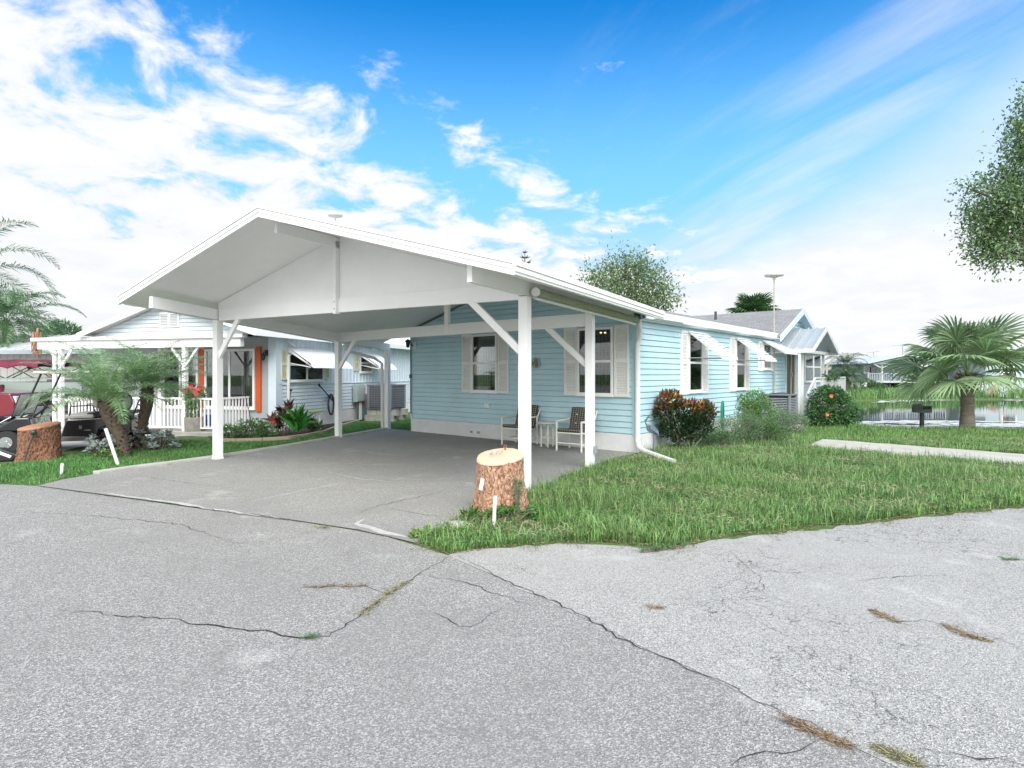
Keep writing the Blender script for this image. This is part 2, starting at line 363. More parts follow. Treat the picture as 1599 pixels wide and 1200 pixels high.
def water_mat():
    m = bpy.data.materials.new('pond_water'); m.use_nodes = True; nt = m.node_tree; L = nt.links; b = nt.nodes['Principled BSDF']
    b.inputs['Base Color'].default_value = (.025, .03, .028, 1); b.inputs['Roughness'].default_value = .03; b.inputs['Specular IOR Level'].default_value = .9; b.inputs['IOR'].default_value = 1.45
    tc = nt.nodes.new('ShaderNodeTexCoord'); n = nd(nt, 'ShaderNodeTexNoise', Scale=2.2, Detail=4., Roughness=.5); L.new(tc.outputs['Object'], n.inputs['Vector'])
    bp = nt.nodes.new('ShaderNodeBump'); bp.inputs['Strength'].default_value = .05; bp.inputs['Distance'].default_value = .05; L.new(n.outputs[0], bp.inputs['Height']); L.new(bp.outputs[0], b.inputs['Normal'])
    return m
wp = MB(); wp.add([(10, 18.3, WATER_Z), (95, 18.3, WATER_Z), (95, 48, WATER_Z), (10, 48, WATER_Z)], [(0, 1, 2, 3)])
tag(wp.build('pond_water', water_mat()), kind='structure')
# cracks in the paving: narrow dark gaps, parts of the surface they run through
CRK = mat('crack_gap', (.045, .045, .043), 1., spec=0)
def crack(pix, w0, z, seed, parent):
    pts = jagline([G(*p) for p in pix], .024, .06, seed); w0 = w0*.62; rr = random.Random(seed); mb = MB(); L_, R_ = [], []
    for i, p in enumerate(pts):
        q = pts[min(i+1, len(pts)-1)]; o = pts[max(i-1, 0)]; d = Vector((q[0]-o[0], q[1]-o[1])).normalized(); n = Vector((-d.y, d.x))
        t = i/(len(pts)-1); w = w0*(.25+.75*math.sin(math.pi*min(max(t, .03), .97)))*rr.uniform(.4, 1.3)/2
        L_.append((p[0]+n.x*w, p[1]+n.y*w, z)); R_.append((p[0]-n.x*w, p[1]-n.y*w, z))
    k = len(pts); mb.add(L_+R_, [(i, i+1, k+i+1, k+i) for i in range(k-1)]); mb.build('crack', CRK, parent)
ROAD = bpy.data.objects['road']; SROAD = bpy.data.objects['side_road']; DRV = bpy.data.objects['driveway']
crack([(700, 872), (655, 898), (600, 935), (515, 996), (480, 998), (380, 985), (250, 968), (90, 955)], .020, .009, 11, ROAD)
crack([(655, 898), (730, 912), (780, 930), (830, 948)], .012, .009, 12, ROAD)
crack([(676, 958), (700, 968), (718, 980), (735, 981), (752, 974), (762, 964), (786, 954)], .012, .009, 13, ROAD)
crack([(460, 922), (520, 917), (570, 916), (605, 930)], .010, .009, 14, ROAD)
crack([(40, 800), (160, 808), (280, 820), (380, 855)], .012, .009, 15, ROAD)
crack([(0, 810), (80, 800)], .010, .009, 16, ROAD)
crack([(1140, 1200), (1180, 1180), (1250, 1175), (1275, 1160)], .010, .009, 17, ROAD)
crack([(715, 868), (745, 885), (900, 960), (990, 1010), (1130, 1068), (1240, 1125), (1330, 1165)], .016, .011, 18, SROAD)
crack([(1140, 862), (1185, 900), (1195, 930), (1260, 955)], .008, .011, 19, SROAD)
crack([(1340, 910), (1400, 903), (1480, 900)], .008, .011, 20, SROAD)
crack([(1330, 978), (1440, 970), (1560, 1000), (1599, 1025)], .008, .011, 21, SROAD)
crack([(1440, 1172), (1530, 1190), (1620, 1198)], .010, .011, 22, SROAD)
crack([(60, 762), (240, 786), (400, 807), (560, 830), (660, 852)], .013, .016, 23, DRV)
crack([(558, 806), (590, 792), (700, 768)], .014, .016, 24, DRV)
crack([(600, 794), (660, 806), (720, 812)], .010, .016, 25, DRV)
crack([(190, 741), (300, 757), (370, 765)], .010, .016, 26, DRV)
crack([(380, 712), (440, 720)], .008, .016, 27, DRV)
# worn pale scuffs on the slab
SCUFF = mat('pale_scuff', (.44, .435, .42), .95, var=.15, vscale=30)
def scuff(pix, w0, z, seed, parent, m=SCUFF):
    pts = jagline([G(*p) for p in pix], .02, .12, seed); rr = random.Random(seed); mb = MB(); A, B = [], []
    for i, p in enumerate(pts):
        q = pts[min(i+1, len(pts)-1)]; o = pts[max(i-1, 0)]; d = Vector((q[0]-o[0], q[1]-o[1])).normalized(); n = Vector((-d.y, d.x)); w = w0*rr.uniform(.4, 1.2)/2*(.15+math.sin(math.pi*i/(len(pts)-1)))
        A.append((p[0]+n.x*w, p[1]+n.y*w, z)); B.append((p[0]-n.x*w, p[1]-n.y*w, z))
    k = len(pts); mb.add(A+B, [(i, i+1, k+i+1, k+i) for i in range(k-1)]); mb.build('scuff', m, parent)
scuff([(500, 735), (560, 749), (640, 757)], .03, .014, 31, DRV); scuff([(380, 788), (470, 768), (560, 752)], .025, .014, 32, DRV)
scuff([(570, 812), (556, 820), (600, 834), (640, 842)], .09, .014, 33, DRV); scuff([(150, 770), (260, 785), (330, 797), (450, 814)], .07, .014, 34, DRV)
scuff([(560, 706), (620, 713)], .03, .014, 35, DRV)
# ================================================================ CARPORT  (origin: front right post; x = right along the front, y = away)
CPR = R(-29.31)
cp = thing('carport', 'large white gabled metal carport over the driveway in front of the blue house', 'carport', (.17, 7.77, 0), CPR)
RZ, SL, RX = 3.94, .284, -3.4            # ridge height, slope, ridge x
def rtop(x): return RZ-SL*abs(x-RX)
def eaveL(y): return -6.96-.204*(y+1.45)
def backY(x): return 4.53-.1926*(x-.62)
y0 = -1.45
CEIL = mat('white_ceiling_panel', (.84, .84, .83), .4, var=.02)
def roof():
    th = .14; eR = .62; yR = backY(eR); yM = backY(RX)
    # left eave meets the back line
    xl = eaveL(6.2); yl = backY(xl)
    top = [(eR, y0), (eR, yR), (RX, yM), (RX, y0)]; top2 = [(RX, y0), (RX, yM), (xl, yl), (eaveL(y0), y0)]
    mb = MB()
    for poly in (top, top2):
        P = [Vector((x, y, rtop(x))) for x, y in poly]; mb.prism([p-Vector((0, 0, th)) for p in P], (0, 0, th-.012))
    mb.build('roof', CEIL, cp)
    # standing seams on top, along the slope direction
    fb = MB()
    def fas(a, b, h=.165, t=.035):
        a, b = Vector(a), Vector(b); d = (b-a).normalized(); n = Vector((d.y, -d.x, 0)).normalized()
        z = Vector((0, 0, 1))
        fb.prism([a-z*h, b-z*h, b, a], n*t)
        for k, (lo, hi, o) in enumerate(((.0, .045, .03), (.055, .10, .018), (h-.03, h, .012))):   # stepped profile of the trim
            fb.prism([a-z*hi+n*t, b-z*hi+n*t, b-z*lo+n*t, a-z*lo+n*t], n*o)
    up = Vector((0, 0, .006))
    a, b, c = Vector((eaveL(y0)-.03, y0, rtop(eaveL(y0)))), Vector((RX, y0, RZ)), Vector((eR+.03, y0, rtop(eR)))
    fas(a+up, b+up); fas(b+up, c+up)
    fb.build('front_fascia', WHITE, cp)
    fb = MB(); n0 = Vector((eR, y0, rtop(eR)+.006)); n1 = Vector((eR, yR, rtop(eR)+.006))
    z = Vector((0, 0, 1)); o = Vector((1, 0, 0))
    fb.prism([n0-z*.15, n1-z*.15, n1, n0], o*.03); fb.prism([n0-z*.06+o*.03, n1-z*.06+o*.03, n1+o*.03, n0+o*.03], o*.03); fb.prism([n0-z*.12+o*.03, n1-z*.12+o*.03, n1-z*.075+o*.03, n0-z*.075+o*.03], o*.018)
    fb.build('side_fascia', WHITE, cp)
    fb = MB(); a = Vector((eaveL(y0), y0+.05, rtop(eaveL(y0)))); b = Vector((xl, yl, rtop(xl))); fb.prism([a-z*.15, b-z*.15, b, a], Vector((-.03, 0, 0)))
    fb.build('side_fascia', WHITE, cp)
roof()
T = .1
posts = {'RF': (0, 0), 'LF': (-6.5, 0), 'RR': (-.03, 2.39), 'L2': (-7.30, 3.79), 'L3': (-7.75, 6.12)}
for k, (x, y) in posts.items():
    mb = MB(); top = min(rtop(x)-.16, 2.80); h = {'RF': 2.62, 'LF': 2.60, 'RR': 2.62, 'L2': 2.42, 'L3': 2.30}[k]
    mb.box((x, y, h/2), (.13, .13, h)); mb.box((x, y, .02), (.15, .15, .04)); mb.build('post', WHITE, cp, bevel=.004)
def cbeam(a, b, w=.07, h=.2, nm='beam', m=WHITE):
    mb = MB(); mb.beam(a, b, w, h); mb.build(nm, m, cp, bevel=.003)
zb = 2.585; H = .225
cbeam((-6.43, 0, zb+H/2), (-.07, 0, zb+H/2), .06, H)                                   # front beam
cbeam((0, -1.33, 2.63+.11), (0, 4.62, 2.63+.11), .07, .215)                            # right side beam
dl = Vector((-.204, 1, 0)); LFv = Vector((-6.5, 0, 0))
def Lp(y, z): return (-6.5-.204*y, y, z)
cbeam(Lp(-1.38, 2.69+.085), Lp(6.2, 2.28+.085), .07, .19)                               # left side beam, falls towards the back
cbeam((-.1, 2.39, 2.51), (-7.25, 3.79, 2.51), .07, .22)                              # rear beam
cbeam((RX, -1.2, 3.70), (RX, 5.1, 3.70), .06, .17)                                      # ridge beam
mb = MB(); mb.beam((RX, -.045, 2.56), (RX, -.045, 3.72), .06, .09, up=(0, 1, 0))
mb.build('king_post', WHITE, cp)
for zz in (2.64, 2.75):
    mb = MB(); mb.tube([(RX, -.09, zz), (RX, -.097, zz)], .011, 8); mb.build('screw', GREY_M, cp)
for y, zz in ((-1.28, 2.70), (-1.28, 2.78), (-.10, 2.70), (-.10, 2.80)):
    mb = MB(); mb.tube([(-.036, y, zz), (-.041, y, zz)], .011, 8); mb.build('screw', GREY_M, cp)
mb = MB(); mb.beam((RX-.02, 3.02, 2.42), (RX-.02, 3.02, 3.72), .09, .09, up=(0, 1, 0)); mb.build('king_post', WHITE, cp)
# gable infill panels over the front beam
mb = MB(); z1 = zb+H-.01
mb.prism([(-6.47, -.01, z1), (RX-.035, -.01, z1), (RX-.035, -.01, rtop(RX)-.15), (-6.47, -.01, rtop(-6.47)-.15)], (0, .03, 0)); mb.build('infill_panel', CEIL, cp)
mb = MB(); mb.prism([(RX+.035, -.01, z1), (-.04, -.01, z1), (-.04, -.01, rtop(-.04)-.15), (RX+.035, -.01, rtop(RX)-.15)], (0, .03, 0)); mb.build('infill_panel', CEIL, cp)
# knee braces
def brace(a, b):
    mb = MB(); mb.beam(a, b, .05, .095, up=(0, 0, 1)); mb.build('brace', WHITE, cp, bevel=.003)
brace((-6.46, -.0, 1.92), (-5.90, -.0, 2.60)); brace((-.02, .0, 1.86), (-.86, .0, 2.62))
r0, r1 = Vector((-.03, 2.39, 0)), Vector((-7.30, 3.79, 0)); rd = (r1-r0).normalized()
brace(r0+rd*.03+Vector((0, 0, 1.72)), r0+rd*.92+Vector((0, 0, 2.44))); brace(r1-rd*.03+Vector((0, 0, 1.72)), r1-rd*.72+Vector((0, 0, 2.44)))
# thin light-coloured rail under the right eave, rolled shade beside the beam
OLV = mat('olive_canvas_roll', (.32, .34, .24), .8, var=.08, vscale=6)
mb = MB(); mb.tube([(.14, .06, 2.68), (.14, 4.45, 2.66)], .055, 14); mb.build('rolled_shade', OLV, cp, smooth=True)
mb = MB(); mb.tube([(.14, .03, 2.68), (.14, .065, 2.68)], .06, 14); mb.build('roller_cap', WHITE, cp, smooth=True)
mb = MB(); mb.beam((.11, .1, 2.60), (.11, 4.45, 2.58), .02, .03); mb.build('shade_rail', WHITE, cp)
# electrical outlet on the rear right post, low
mb = MB(); mb.box((.045+.03, 2.39, .33), (.03, .07, .12)); mb.build('outlet_box', GREY_M, cp)
# downspout on the left back post
def spout(name, pts, rad, parent, m=WHITE_D):
    # rectangular-ish downspout
    mb = MB(); mb.tube(pts, rad, 8); return mb.build(name, m, parent, smooth=True)
spout('downspout', [(-8.35, 4.95, 2.40), (-8.3, 5.2, 2.22), (-8.0, 5.85, 2.05), (-7.87, 6.02, 1.9), (-7.86, 6.03, .05)], .045, cp)

# ================================================================ BLUE HOUSE (origin: front right corner; x = right, y = away; front wall y=0, side wall x=0)
HR = math.atan2(-.645, .764)
hs_ = thing('blue_house', 'pale blue lap-sided mobile home with grey shingle roof behind the carport', 'house', (2.50, 11.80, 0), HR)
WID = 6.92; EZ = 2.86; RG = 3.80
def hfront(px, py):      # on plane y=0 -> (x, z)
    k = (px-CX)/F; u = (k*11.8-2.5)/(-.764-.645*k); Y = 11.8+.645*u; return (-u, CAMH+(HY-py)/F*Y)
def hside(px, py, off=0.):       # on plane x=off -> (y, z)
    k = (px-CX)/F; X0 = 2.5+.764*off; Y0 = 11.8-.645*off; t = (k*Y0-X0)/(.645-.764*k); Y = Y0+.764*t; return (t, CAMH+(HY-py)/F*Y)
def siding(mb, axis, z0, z1, span, flat=0., course=.12, out=1., lip=.018):
    """lap siding as real courses; span(z)->(a,b); axis 'x' means the wall runs along x at y=flat facing -y; 'y' means along y at x=flat facing +x"""
    z = z0
    while z < z1-1e-4:
        zt = min(z+course, z1); a0, b0 = span(z); a1, b1 = span(zt)
        def P(a, zz, o): return (a, flat-out*o, zz) if axis == 'x' else (flat+out*o, a, zz)
        g_ = min(.016, (zt-z)*.5)
        vs = [P(a0, z+g_, lip), P(b0, z+g_, lip), P(b1, zt, .004), P(a1, zt, .004), P(a0, z, -.014), P(b0, z, -.014), P(b0, z+g_, -.014), P(a0, z+g_, -.014)]
        mb.add(vs, [(0, 1, 2, 3), (7, 6, 1, 0), (4, 5, 6, 7)]); z = zt
SK = .37
HC = 13.2   # side wall seam; the wing spans y 8.9 to 15.3
# solid core
mb = MB(); mb.b2((-WID, .02, SK-.02), (-.02, 15.2, EZ-.05)); mb.prism([(-WID, .02, EZ-.05), (-.02, .02, EZ-.05), (-WID/2, .02, RG-.08)], (0, 9.5, 0))
mb.build('core', SIDING, hs_)
mb = MB(); siding(mb, 'x', SK, 3.78, lambda z: (-WID, 0) if z < EZ-.1 else (-WID+(z-EZ+.1)/(RG-EZ+.05)*WID/2, -(z-EZ+.1)/(RG-EZ+.05)*WID/2), 0.)
mb.build('front_siding', SIDING, hs_)
mb = MB(); siding(mb, 'y', SK, EZ-.05, lambda z: (0, 10.42), 0.)
mb.build('side_siding', SIDING, hs_)
mb = MB(); siding(mb, 'y', EZ-.16, 3.80, lambda z: (8.95+(z-2.75)/1.06*2.45, 13.95-(z-2.75)/1.06*2.45), .02)
mb.build('gable_siding', SIDING, hs_)
mb = MB(); siding(mb, 'y', SK, EZ-.05, lambda z: (11.55, 15.3), 0.); mb.b2((-.3, 15.2, 0), (0.0, 15.3, EZ-.05))
mb.build('rear_side_siding', mat('pale_blue_trim', (.58, .68, .74), .5, var=.03), hs_)
mb = MB(); mb.b2((-WID-.01, -.012, 0), (-.004, .2, SK-.003)); mb.b2((-.3, .21, 0), (.012, 15.3, SK-.003)); mb.b2((-.05, -.014, 0), (.014, .20, SK+.0)); mb.build('skirting', SKIRT, hs_)
for lo, hi in (((-.075, -.03, SK-.01), (.03, .075, EZ-.1)), ((-WID-.03, -.03, SK-.01), (-WID+.07, .06, EZ-.1)), ((-.06, 10.36, SK), (.03, 10.44, EZ-.1))):
    mb = MB(); mb.b2(lo, hi); mb.build('corner_board', SIDING, hs_, bevel=.004)
# trim line under rear left
# foundation vents and wall outlet
for px, py in ((738, 676), (749, 677)):
    x, z = hfront(px, py); mb = MB(); mb.box((x, -.02, .14), (.17, .03, .11)); mb.m = 1; mb.box((x, -.037, .14), (.1, .006, .06)); mb.build('skirting_vent', [WHITE_D, GREY_M], hs_)
x, z = hfront(762, 634); mb = MB(); mb.box((x, -.03, z), (.13, .05, .1)); mb.box((x, -.06, z), (.10, .02, .075)); mb.build('wall_outlet', WHITE, hs_, bevel=.004)
# main roof
def shingle():
    m = bpy.data.materials.new('grey_shingles'); m.use_nodes = True; nt = m.node_tree; L = nt.links; b = nt.nodes['Principled BSDF']
    uv = nt.nodes.new('ShaderNodeTexCoord'); br = nt.nodes.new('ShaderNodeTexBrick'); mp = nt.nodes.new('ShaderNodeMapping'); L.new(uv.outputs['Object'], mp.inputs[0])
    mp.inputs['Rotation'].default_value = (0, 0, R(90)); L.new(mp.outputs[0], br.inputs[0])
    br.inputs['Scale'].default_value = 1; br.inputs['Brick Width'].default_value = .3; br.inputs['Row Height'].default_value = .14; br.inputs['Mortar Size'].default_value = .012
    br.inputs['Color1'].default_value = (.20, .20, .20, 1); br.inputs['Color2'].default_value = (.31, .31, .305, 1); br.inputs['Mortar'].default_value = (.12, .12, .125, 1)
    n = nd(nt, 'ShaderNodeTexNoise', Scale=60., Detail=5.); L.new(uv.outputs['Object'], n.inputs['Vector'])
    c = mixc(nt, .5, br.outputs[0], mixc(nt, smooth(nt, n.outputs[0], .35, .65), (.13, .13, .14), (.38, .38, .39)))
    L.new(c, b.inputs['Base Color']); b.inputs['Roughness'].default_value = .95
    bp = nt.nodes.new('ShaderNodeBump'); bp.inputs['Strength'].default_value = .6; bp.inputs['Distance'].default_value = .02; L.new(n.outputs[0], bp.inputs['Height']); L.new(bp.outputs[0], b.inputs['Normal'])
    return m
SHIN = shingle(); SHIN2 = SHIN.copy(); SHIN2.node_tree.nodes['Mapping'].inputs['Rotation'].default_value = (0, 0, 0)
mb = MB(); t = .06
for sx in (0, 1):
    if sx == 0: q = [(.10, EZ), (-WID/2, RG)]
    else: q = [(-WID/2, RG), (-WID-.10, EZ)]
    mb.prism([(q[0][0], -.02, q[0][1]-t), (q[1][0], -.02, q[1][1]-t), (q[1][0], -.02, q[1][1]), (q[0][0], -.02, q[0][1])], (0, 12 if sx == 1 else 8.99, 0))
mb.prism([(-WID/2, 8.97, RG-t), (-2.6, 8.97, RG-.3-t), (-2.6, 8.97, RG-.3), (-WID/2, 8.97, RG)], (0, 6.3, 0))
r = mb.build('roof', SHIN, hs_)
mb = MB(); mb.tube([(-1.3, 7.6, 3.3), (-1.3, 7.6, 3.56)], .04, 10); mb.build('vent_pipe', mat('dark_vent', (.06, .06, .06), .7), r)
mb = MB(); mb.b2((.10, .0, EZ-.185), (.125, 8.99, EZ+.0)); mb.b2((.127, .0, EZ-.05), (.20, 8.99, EZ-.035)); mb.b2((.195, 0, EZ-.15), (.21, 8.99, EZ+.01)); mb.b2((.126, 0, EZ-.16), (.20, 8.99, EZ-.145)); mb.b2((-.01, .01, EZ-.186), (.10, 8.99, EZ-.17)); mb.build('gutter', mat('white_blue_gutter', (.72, .77, .80), .45, var=.02), hs_)
# floodlight housing under the eave near the corner
mb = MB(); mb.b2((.215, .35, EZ-.14), (.27, 1.75, EZ-.06)); mb.build('eave_lamp', WHITE, hs_, bevel=.01)
# cross gable (ridge along x) over the wing
gy, gz, hw = 11.45, 3.86, 2.72
for s in (-1, 1):
    mb = MB(); e = (gy+s*hw, gz-.39*hw)
    P = [(0, gy, gz-.07), (0, e[0], e[1]-.07), (0, e[0], e[1]), (0, gy, gz)]
    mb.prism([(.30, p[1], p[2]) for p in P], (-4.2, 0, 0)); mb.build('gable_roof', SHIN2, hs_)
mb = MB()
for s in (-1, 1):
    e = (gy+s*(hw+.03), gz-.39*(hw+.03)); P = [(.31, gy, gz-.19), (.31, e[0], e[1]-.19), (.31, e[0], e[1]+.01), (.31, gy, gz+.012)]
    mb.prism(P if s < 0 else P[::-1], (.03, 0, 0)) ; 
mb.build('bargeboard', mat('pale_blue_trim', (.5, .6, .7)), hs_)
mb = MB()
for s in (-1, 1):
    e = (gy+s*hw, gz-.39*hw); mb.prism([(.0, gy, gz-.10), (.0, e[0], e[1]-.10), (.0, e[0], e[1]-.085), (.0, gy, gz-.085)], (.30, 0, 0))
mb.build('soffit', mat('pale_blue_trim', (.5, .6, .7)), hs_)

def blinds(mb, axis, a0, a1, z0, z1, off, step=.09):
    a = a0+.02
    while a < a1-.02:
        for w, o in ((step*.42, 0), (step*.42, .012)):
            if axis == 'x': mb.box((a+w/2, off+o, (z0+z1)/2), (w, .004, z1-z0), (0, 0, .35))
            else: mb.box((off-o, a+w/2, (z0+z1)/2), (.004, w, z1-z0), (0, 0, .35))
            a += step/2
def window(parent, axis, a0, a1, z0, z1, flat=0., out=1., mull=False, hbar=True, bl=True, frm=WHITE, fw=.05, nm='window'):
    """window unit standing proud of the siding: frame, meeting rail, dark room box, blinds and a real pane"""
    def bx(m_, lo, hi):   # lo/hi: (a, depth outwards, z)
        if axis == 'x': m_.b2((lo[0], flat-out*lo[1], lo[2]), (hi[0], flat-out*hi[1], hi[2]))
        else: m_.b2((flat+out*lo[1], lo[0], lo[2]), (flat+out*hi[1], hi[0], hi[2]))
    mb = MB(); o0, o1 = -.01, .065
    bx(mb, (a0, o0, z0), (a0+fw, o1, z1)); bx(mb, (a1-fw, o0, z0), (a1, o1, z1)); bx(mb, (a0+fw, o0, z1-fw), (a1-fw, o1-.002, z1)); bx(mb, (a0+fw, o0, z0), (a1-fw, o1-.002, z0+fw)); bx(mb, (a0-.02, .0, z0-.03), (a1+.02, .085, z0))
    zm = (z0+z1)/2
    if hbar: bx(mb, (a0+fw, .02, zm-.025), (a1-fw, o1-.008, zm+.025))
    if mull:
        am = (a0+a1)/2; bx(mb, (am-.03, .015, z0+fw), (am+.03, o1-.005, z1-fw))
    f = mb.build(nm, frm, parent)
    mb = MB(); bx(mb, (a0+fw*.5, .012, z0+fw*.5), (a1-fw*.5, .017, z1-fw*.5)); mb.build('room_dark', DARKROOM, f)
    if bl:
        mb = MB()
        aa = a0+fw+.01
        while aa < a1-fw-.05:
            bx(mb, (aa, .021, z0+fw), (aa+.045, .026, z1-fw)); aa += .088
        mb.build('blind', BLIND, f)
    mb = MB(); bx(mb, (a0+fw-.004, .040, z0+fw-.004), (a1-fw+.004, .044, z1-fw+.004)); mb.build('pane', GLASS, f)
    return f
def shutter(parent, axis, a0, a1, z0, z1, flat=0., out=1., m=SHUT):
    def bx(m_, lo, hi):
        if axis == 'x': m_.b2((lo[0], flat-out*lo[1], lo[2]), (hi[0], flat-out*hi[1], hi[2]))
        else: m_.b2((flat+out*lo[1], lo[0], lo[2]), (flat+out*hi[1], hi[0], hi[2]))
    mb = MB(); w = .045; zm = (z0+z1)/2
    bx(mb, (a0, .0, z0), (a0+w, .05, z1)); bx(mb, (a1-w, 0, z0), (a1, .05, z1))
    for a, b in ((z0, z0+.07), (zm-.035, zm+.035), (z1-.06, z1)): bx(mb, (a0+w, 0, a), (a1-w, .048, b))
    bx(mb, (a0+w, .0, z0+.07), (a1-w, .022, z1-.06))
    z = z0+.085
    while z < z1-.08:
        if abs(z-zm) > .045:
            if axis == 'x': mb.box(((a0+a1)/2, flat-out*.030, z), (a1-a0-2*w, .022, .006), (out*.7, 0, 0))
            else: mb.box((flat+out*.030, (a0+a1)/2, z), (.022, a1-a0-2*w, .006), (0, out*.7, 0))
        z += .033
    return mb.build('shutter', m, parent)
# front windows: left shutter, window, right shutter (pixel measures on the wall plane)
def fx(px): return hfront(px, 600)[0]
zt, zl = hfront(798, 519)[1], hfront(798, 615)[1]; zt2, zl2 = hfront(984, 508)[1], hfront(984, 622)[1]
ZW0, ZW1 = .5*(hfront(740, 612)[1]+hfront(960, 618)[1]), .5*(hfront(740, 523)[1]+hfront(960, 511)[1])
shutter(hs_, 'x', fx(723.5), fx(738), ZW0-.02, ZW1+.03); window(hs_, 'x', fx(739), fx(778.5), ZW0, ZW1); shutter(hs_, 'x', fx(779.5), fx(796), ZW0-.02, ZW1+.03)
shutter(hs_, 'x', fx(883), fx(903), ZW0-.02, ZW1+.03); wr = window(hs_, 'x', fx(904), fx(959.5), ZW0, ZW1);
for px in (940, 946.5):
    x, z = hfront(px, 520); mb = MB(); mb.sphere((x, -.032, z), (.028, .004, .016), 10, 6); mb.build('lit_lamp', mat('warm_lamp', (1, .8, .5), .5, emit=((1, .72, .42), 2.2)), wr)
shutter(hs_, 'x', fx(961), fx(984), ZW0-.02, ZW1+.03)
# side windows
def sy(px): return hside(px, 600)[0]
z0s, z1s = hside(1085, 612)[1], hside(1085, 522)[1]
AWM = mat('white_awning_slat', (.78, .79, .79), .4, var=.02)
def awning(parent, a0, a1, ztop, drop, outw, flat=0., n=9, arm=True, m=AWM):
    mb = MB(); rise = Vector((outw, 0, -drop)); l = rise.length; th = math.atan2(drop, outw)
    for i in range(n):
        t = (i+.5)/n; c = (flat+.06+outw*t, (a0+a1)/2, ztop-drop*t); mb.box(c, (l/n*.86, a1-a0, .012), (0, th-.22, 0))
    mb.box((flat+.07+outw, (a0+a1)/2, ztop-drop-.03), (.015, a1-a0, .06))
    for a in (a0+.02, a1-.02): mb.beam((flat+.05, a, ztop-.02), (flat+.06+outw, a, ztop-drop-.03), .018, .03)
    w = mb.build('awning', m, parent)
    if arm:
        for a in (a0+.03, a1-.03): mb = MB(); mb.tube([(flat+.03, a, ztop-drop-.02), (flat+.05+outw, a, ztop-drop-.03)], .010, 6); mb.build('arm', GREY_M, w)
    return w
awc = [((1062.4, 1073), (1073, 1094.5), (1094.5, 1104)), ((1139, 1147), (1147, 1161.5), (1161.5, 1168.5))]
for (s0, w_, s1) in awc:
    shutter(hs_, 'y', sy(s0[0]), sy(s0[1])-.01, z0s-.05, z1s+.05); window(hs_, 'y', sy(w_[0]), sy(w_[1]), z0s, z1s); shutter(hs_, 'y', sy(s1[0])+.01, sy(s1[1]), z0s-.05, z1s+.05)
    awning(hs_, sy(w_[0])-.06, sy(w_[1])+.12, z1s+.06, .62, .78)
za, zb_ = hside(1196, 577)[1], hside(1196, 537)[1]
shutter(hs_, 'y', sy(1184), sy(1190)-.01, za-.05, zb_+.05); window(hs_, 'y', sy(1190), sy(1202), za, zb_, bl=False); shutter(hs_, 'y', sy(1202)+.01, sy(1206), za-.05, zb_+.05)
awning(hs_, sy(1190)-.1, sy(1202)+.5, zb_+.10, .38, .62)
# side door recess and screen
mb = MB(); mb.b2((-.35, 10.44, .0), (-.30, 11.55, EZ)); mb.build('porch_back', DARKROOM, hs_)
mb = MB(); mb.b2((-.03, 10.50, .62), (-.015, 11.50, 2.62)); dr = mb.build('screen_door', mat('dark_screen', (.05, .06, .06), .5), hs_)
mb = MB(); YEL = mat('door_frame_cream', (.55, .52, .36), .5)
for a in (10.46, 11.05, 11.50): mb.b2((-.02, a, .60), (.02, a+.05, 2.66))
mb.build('frame', YEL, dr)
mb = MB(); mb.b2((.022, 11.06, 1.5), (.05, 11.10, 1.62)); mb.build('handle', CHROME, dr)
window(hs_, 'y', 12.75, 13.95, 1.30, 2.42, bl=False, mull=False); window(hs_, 'y', 13.98, 15.15, 1.30, 2.42, bl=False)
# entry porch: metal roof, posts, deck, railing and steps
PR = mat('grey_metal_roof', (.50, .54, .56), .38, metal=.3, var=.06, vscale=1.5)
pr = MB(); pz, pe, pv0, pv1, pvm = 3.12, 2.38, 9.28, 12.72, 11.0
for a, b in ((pv0, pvm), (pv1, pvm)):
    pr.prism([(.0, a, pe-.03), (.0, b, pz-.03), (.0, b, pz), (.0, a, pe)], (1.12, 0, 0))
    for k in range(5):
        x = .06+k*.255; pr.prism([(x, a, pe), (x, b, pz), (x, b, pz+.045), (x, a, pe+.045)], (.03, 0, 0))
prr = pr.build('porch_roof', PR, hs_)
mb = MB(); TRIM = mat('pale_blue_trim', (.5, .6, .7))
for a, b in ((pv0-.02, pvm), (pv1+.02, pvm)):
    mb.prism([(1.121, a, pe-.11), (1.121, b, pz-.11), (1.121, b, pz+.03), (1.121, a, pe+.03)], (.03, 0, 0))
mb.b2((.0, pv0-.04, pe-.12), (1.118, pv0-.01, pe+.0)); mb.b2((.0, pv1+.01, pe-.12), (1.118, pv1+.04, pe)); mb.b2((.80, pv0, pe-.12), (.88, pv1, pe-.02)); mb.build('fascia', WHITE_D, prr)
for v, dx in ((9.30, 0), (9.62, .0), (12.4, 0)):
    mb = MB(); mb.box((.72+dx, v+.5*dx, (pe-.1)/2), (.075, .075, pe-.1)); mb.build('porch_post', WHITE_D, hs_, bevel=.004)
mb = MB(); mb.tube([(1.1, 12.5, pe-.12), (.95, 12.5, pe-.35), (.82, 12.48, pe-.5), (.82, 12.48, .1)], .035, 8); mb.build('porch_downspout', WHITE_D, hs_, smooth=True)
STN = mat('stone_block', (.40, .40, .38), .9, var=.25, vscale=6, bump=.8, bscale=14)
mb = MB(); mb.b2((.03, 10.2, 0), (1.0, 15.2, .58)); mb.build('porch_deck', STN, hs_)
for k in range(3):
    mb = MB(); mb.b2((.2, 9.35+.28*k, 0), (.95, 9.63+.28*k+.02, .17*(k+1))); mb.build('step', STN, hs_, bevel=.01)
mb = MB()
for a in (10.3, 11.3, 12.3, 13.6, 14.9): mb.box((.93, a, 1.02), (.06, .06, .9))
mb.b2((.90, 10.3, 1.44), (.96, 14.9, 1.49)); mb.b2((.90, 10.3, .70), (.96, 14.9, .74))
